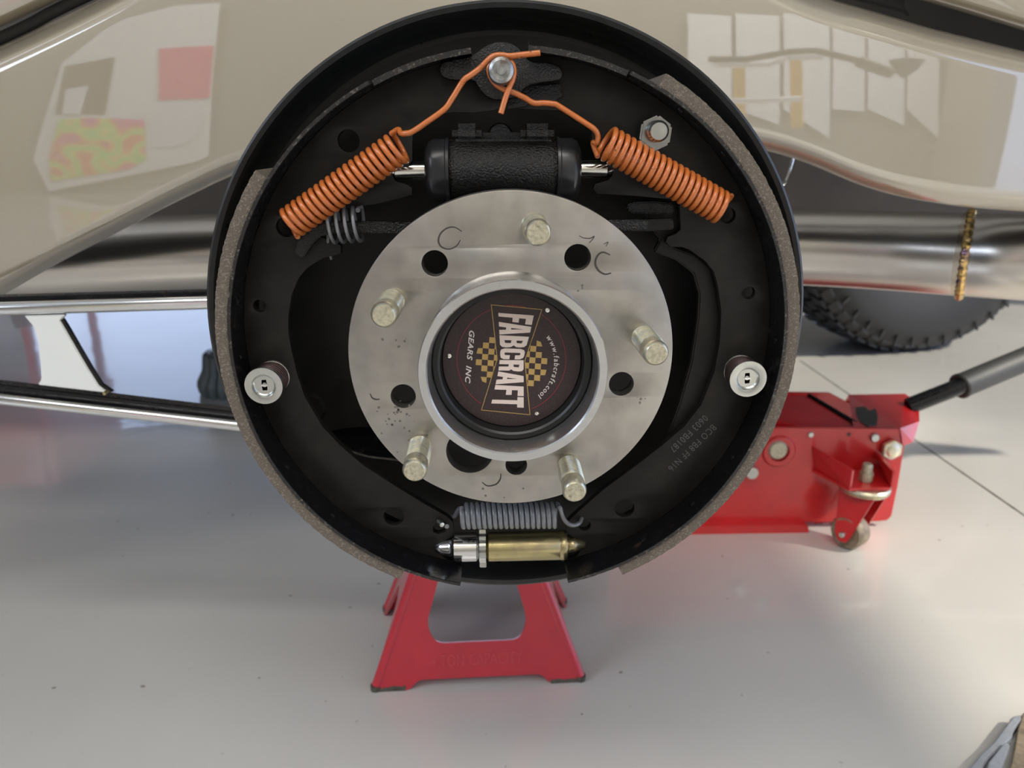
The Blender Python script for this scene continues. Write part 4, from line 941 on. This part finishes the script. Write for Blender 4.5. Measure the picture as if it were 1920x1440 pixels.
for s_ in (1, -1):
    o_ = wcn+wdirc*(.0145*s_)
    up = Vector((0, 0, 1)); zt = cb_.z-.012
    e = sidec
    P = [o_+e*(-.007)-up*.006, o_+e*(.007)-up*.006]
    top = Vector((cb_.x, cb_.y, zt))+wdirc*(.0145*s_)
    P = [o_-up*.009+e*.005, o_+e*.010, top+e*.022, top-e*.022, o_-e*.010, o_-up*.009-e*.005]
    add('caster_fork', prism(P, wdirc*(.003*s_), .0006), 'red', jk_)
    if s_ == 1: add('caster_axle', lathe([(0, 0), (.003, 0), (.0036, .001), (.0036, .004)], o_+wdirc*.005, -wdirc, 16), 'zinc', jk_)
# handle
h0 = at(1703, 762, .935); h1 = at(1806, 722, .93); h2 = at(2080, 608, 1.0)
add('handle_tube', tube([h0, h1], 16.5*pxm(.92), 28), 'gloss_black', jk_, label='shiny black handle tube')
dh = (h2-h1).normalized()
h1 = at(1798, 725, .932)
add('handle_grip', lathe([(0.0105, 0.0), (.0155, -.0006), (.0168, .001), (.0168, .004), (.0160, .006), (.0160, .30)], h1, dh, 36), 'foam', jk_, label='black foam handle grip')

# ================================================================== FAR TIRE
tc_ = fl(1690, 655); tc_ = Vector((tc_.x+.01, tc_.y+.06, 0))
TR, TWd = 0.345, 0.105
tyaw = math.radians(-15); td = Vector((math.sin(tyaw)*-1, -math.cos(tyaw), 0)) # outward face direction toward camera
tcen = tc_+Vector((0, 0, TR))
tt = thing('far_tire', 'black rubber tire with blocky tread standing behind the pipe on the right', 'tire', tc_)
prof = [(.20, -.085), (.24, -.098), (.29, -.104), (.322, -.098), (.336, -.086), (.343, -.06), (.3445, 0), (.343, .06), (.336, .086), (.322, .098), (.29, .104), (.24, .098), (.20, .085)]
add('carcass', lathe(prof, tcen, td, 96), 'tire', tt)
add('wheel_disc', lathe([(.0, .03), (.05, .03), (.12, .06), (.19, .07), (.205, .084), (.205, -.084), (0, -.06)], tcen, td, 64), 'under', tt)
a_, u_, w_ = frame(td); ms = []
for row, (rr, tt_, wdt, dr) in enumerate(((.3465, -.052, .03, 0), (.3475, -.017, .03, 0), (.3475, .018, .03, 0), (.3465, .053, .03, 0), (.342, .083, .022, 1), (.342, -.083, .022, 1))):
    nb = 60
    for k in range(nb):
        th = 2*PI*(k+.5*(row % 2))/nb; sk = .010*(1 if row % 2 else -1)
        if -.2 < math.cos(th) : continue
        hw = 2*PI/nb*.34; P = []
        for (dt, dth) in ((-wdt/2, -hw), (-wdt/2, hw), (wdt/2, hw), (wdt/2, -hw)):
            t_ = tt_+dt; th_ = th+dth+sk*dt/wdt*3; r_ = rr-(abs(t_) > .07)*(abs(t_)-.07)*.55
            P.append(tcen+a_*t_+u_*(r_*math.cos(th_))+w_*(r_*math.sin(th_)))
        cn = (u_*math.cos(th)+w_*math.sin(th))
        ms.append(prism([p+cn*.003 for p in P], cn*-.010))
add('tread_block', join(ms), 'tread', tt, smooth=False, kind='stuff')
ms = []
for k in range(44):
    th = 2*PI*k/44
    if math.cos(th) > -.2: continue
    c = tcen+a_*.1015+(u_*math.cos(th)+w_*math.sin(th))*.318
    rad_ = (u_*math.cos(th)+w_*math.sin(th)); tn = a_.cross(rad_)
    ms.append(prism([c-rad_*.010-tn*.0025, c+rad_*.010-tn*.0025, c+rad_*.010+tn*.0025, c-rad_*.010+tn*.0025], a_*.004))
add('sidewall_rib', join(ms), 'tire', tt, smooth=False, kind='stuff')

# ------------------------------------------------------------------ fluted rubber foot left behind the drum
ff = fl(425, 742)
ft = thing('fluted_foot', 'grey fluted rubber foot on the floor left of the drum', 'foot', (ff.x, ff.y+.03, 0))
c0 = Vector((ff.x, ff.y+.03, 0)); V = []; nf = 18; seg = nf*6; lv = [(.056, 0), (.060, .008), (.062, .022), (.058, .030), (.050, .045), (.046, .075), (.040, .082), (0, .082)]
for (r, z) in lv:
    for k in range(seg):
        th = 2*PI*k/seg; q = abs(math.sin(th*nf/2))**.6; rr = r*(0.86+.14*q) if r > 0 else 0
        V.append(c0+Vector((rr*math.cos(th), rr*math.sin(th), z)))
Fc = [(i*seg+k, i*seg+(k+1) % seg, (i+1)*seg+(k+1) % seg, (i+1)*seg+k) for i in range(len(lv)-1) for k in range(seg)]
me = mesh_from(V, Fc)
add('fluted_body', me, 'fluted', ft, angle=60)
add('top_disc', lathe([(0, .0835), (.03, .0835), (.034, .081)], c0, (0, 0, 1), 32), 'fluted', ft)

# ------------------------------------------------------------------ cast aluminium leg in the lower right corner
cr_ = fl(1880, 1450)
cl2 = thing('cast_leg', 'grey cast aluminium stand leg poking in at the bottom right corner', 'stand leg', (cr_.x, cr_.y, 0))
YC = 0.50
def up3(pts, z0, z1):
    lo = [fl(x, y, z0) for x, y in pts]; n = len(lo); hi = [fl(x, y, z1) for x, y in pts]
    # same pixel outline would converge; keep plan size and lift straight up
    return prism([Vector((p.x, p.y, z0)) for p in lo], (0, 0, z1-z0), .0008)
add('leg_rib', up3([(1908, 1358), (1911, 1364), (1897, 1384), (1893, 1400), (1850, 1440), (1800, 1520), (1780, 1500), (1836, 1432), (1858, 1412), (1880, 1382), (1897, 1360)], 0.0, .010), 'castalu', cl2)
add('leg_pad', up3([(1825, 1440), (1832, 1431), (1850, 1430), (1866, 1440), (1850, 1500), (1800, 1520)], 0.0, .006), 'castalu', cl2)
add('leg_inner_rib', up3([(1880, 1408), (1890, 1412), (1884, 1430), (1860, 1490), (1830, 1520), (1850, 1445)], .004, .013), 'castalu', cl2)
add('leg_block', up3([(1915, 1350), (1990, 1330), (2020, 1500), (1880, 1500), (1898, 1420), (1905, 1380)], 0.0, .008), 'dirty', cl2)

# ================================================================== ROOM THINGS SEEN IN THE PAINT'S REFLECTION
YW = -2.74
def mirror(px, py, yw=YW):                     # the spot in the room that the flank's surface mirrors at this pixel
    p = flank(px, py, 9999, -9999); u = flank(px+4, py, 9999, -9999)-p; v = flank(px, py-4, 9999, -9999)-p
    n = u.cross(v).normalized(); d = (p-CAM).normalized(); d = d-n*(2*d.dot(n)); return p+d*((yw-p.y)/d.y)
def sheet(name, label, cat, pts, m, off=0.0, group=None):
    P = [mirror(x, y)+Vector((0, off, 0)) for x, y in pts]
    return add(name, prism(P, (0, -.004, 0)), m, loc=sum(P, Vector((0, 0, 0)))/len(P), label=label, cat=cat, smooth=False, group=group)
sheet('white_board', 'large white wall board carrying the sheets mirrored in the flank', 'board', [(115, 118), (215, 40), (330, 10), (412, 5), (400, 120), (390, 300), (90, 360), (60, 300)], 'whitewall', -.008)
for k_i, (xa, xb) in enumerate(((1290, 1372), (1380, 1462), (1470, 1556), (1562, 1622), (1628, 1696), (1702, 1760))):
    sheet('door_panel', 'upright white panel of the sliding door mirrored in the right of the flank', 'panel', [(xa, 25), (xb, 30), (xb, 210+25*(k_i % 3)), (xa, 205)], 'whitewall', -.008, 'white sliding door panels mirrored in the flank')
sheet('pink_sheet', 'square pink paper sheet mirrored in the left of the car flank', 'paper', [(298, 92), (400, 86), (392, 184), (298, 188)], 'pink')
sheet('colour_sheet', 'multicoloured painted sheet mirrored low in the left of the flank', 'painting', [(110, 225), (160, 222), (270, 225), (272, 300), (240, 318), (95, 340), (92, 300)], 'poster')
sheet('dark_board', 'dark brown board mirrored at the left of the flank', 'board', [(122, 125), (214, 108), (196, 214), (104, 214)], 'darkboard')
sheet('white_note', 'small white note pinned on the dark board', 'note', [(124, 168), (166, 162), (152, 214), (118, 214)], 'paper', .006)
sheet('oval_plate', 'pale oval board with two colour blots mirrored beside the pink sheet', 'board', rnd([(300, 200), (370, 194), (382, 215), (375, 250), (340, 275), (290, 278), (278, 255), (285, 225)], 12), 'paper')

def mtube(pts, yw, r):
    return tube([mirror(x, y, yw) for x, y in pts], r, 12)
bk_ = thing('handlebar', 'dark motorcycle handlebar with a mirror, seen only as a reflection in the flank', 'handlebar', mirror(1560, 110, -1.5))
add('bar', mtube([(1330, 112), (1400, 112), (1480, 98), (1530, 96), (1600, 112), (1640, 124)], -1.5, .014), 'under', bk_)
add('grip', mtube([(1610, 116), (1672, 138)], -1.5, .024), 'under', bk_)
add('mirror_glass', prism([mirror(x, y, -1.5) for x, y in [(1674, 112), (1700, 108), (1735, 112), (1722, 130), (1698, 146), (1684, 132)]], (0, -.03, 0)), 'under', bk_, label='dark triangular mirror')
for x in (1385, 1492):
    ps = mirror(x, 112, -1.7); pe = mirror(x+2, 240, -1.7)
    t_ = thing('yellow_post', 'yellow upright post mirrored below the handlebar, '+('left one' if x < 1400 else 'right one'), 'post', pe)
    add('post', tube([ps, pe], .022, 16), 'yellow', t_)
rk = thing('white_rail', 'white bent rail mirrored between the yellow posts', 'rail', mirror(1440, 188, -1.6))
add('rail', mtube([(1330, 190), (1420, 190), (1500, 186)], -1.6, .014), 'whitewall', rk)
add('rail', mtube([(1340, 122), (1440, 122), (1478, 108), (1540, 108)], -1.6, .014), 'whitewall', rk)
cab = thing('tool_cart', 'red tool cart beyond the car, mirrored in the floor at the left edge', 'cart', (-1.83, 2.55, 0))
add('cart_body', box((-1.83, 2.60, .52), (.80, .45, .26), bev=.01), 'red', cab)
for q in range(2): add('drawer', box((-1.83, 2.368, .46+.12*q), (.74, .02, .10), bev=.004), 'red', cab)
for sx in (-1, 1):
    for sy in (-1, 1):
        add('leg', box((-1.83+sx*.37, 2.60+sy*.2, .25), (.025, .025, .32), bev=.003), 'red', cab)
        add('caster', lathe([(0, -.012), (.05, -.012), (.05, .012), (0, .012)], (-1.83+sx*.37, 2.60+sy*.2, .05), (1, 0, 0), 24), 'tire', cab)
print('objects', len(bpy.data.objects))
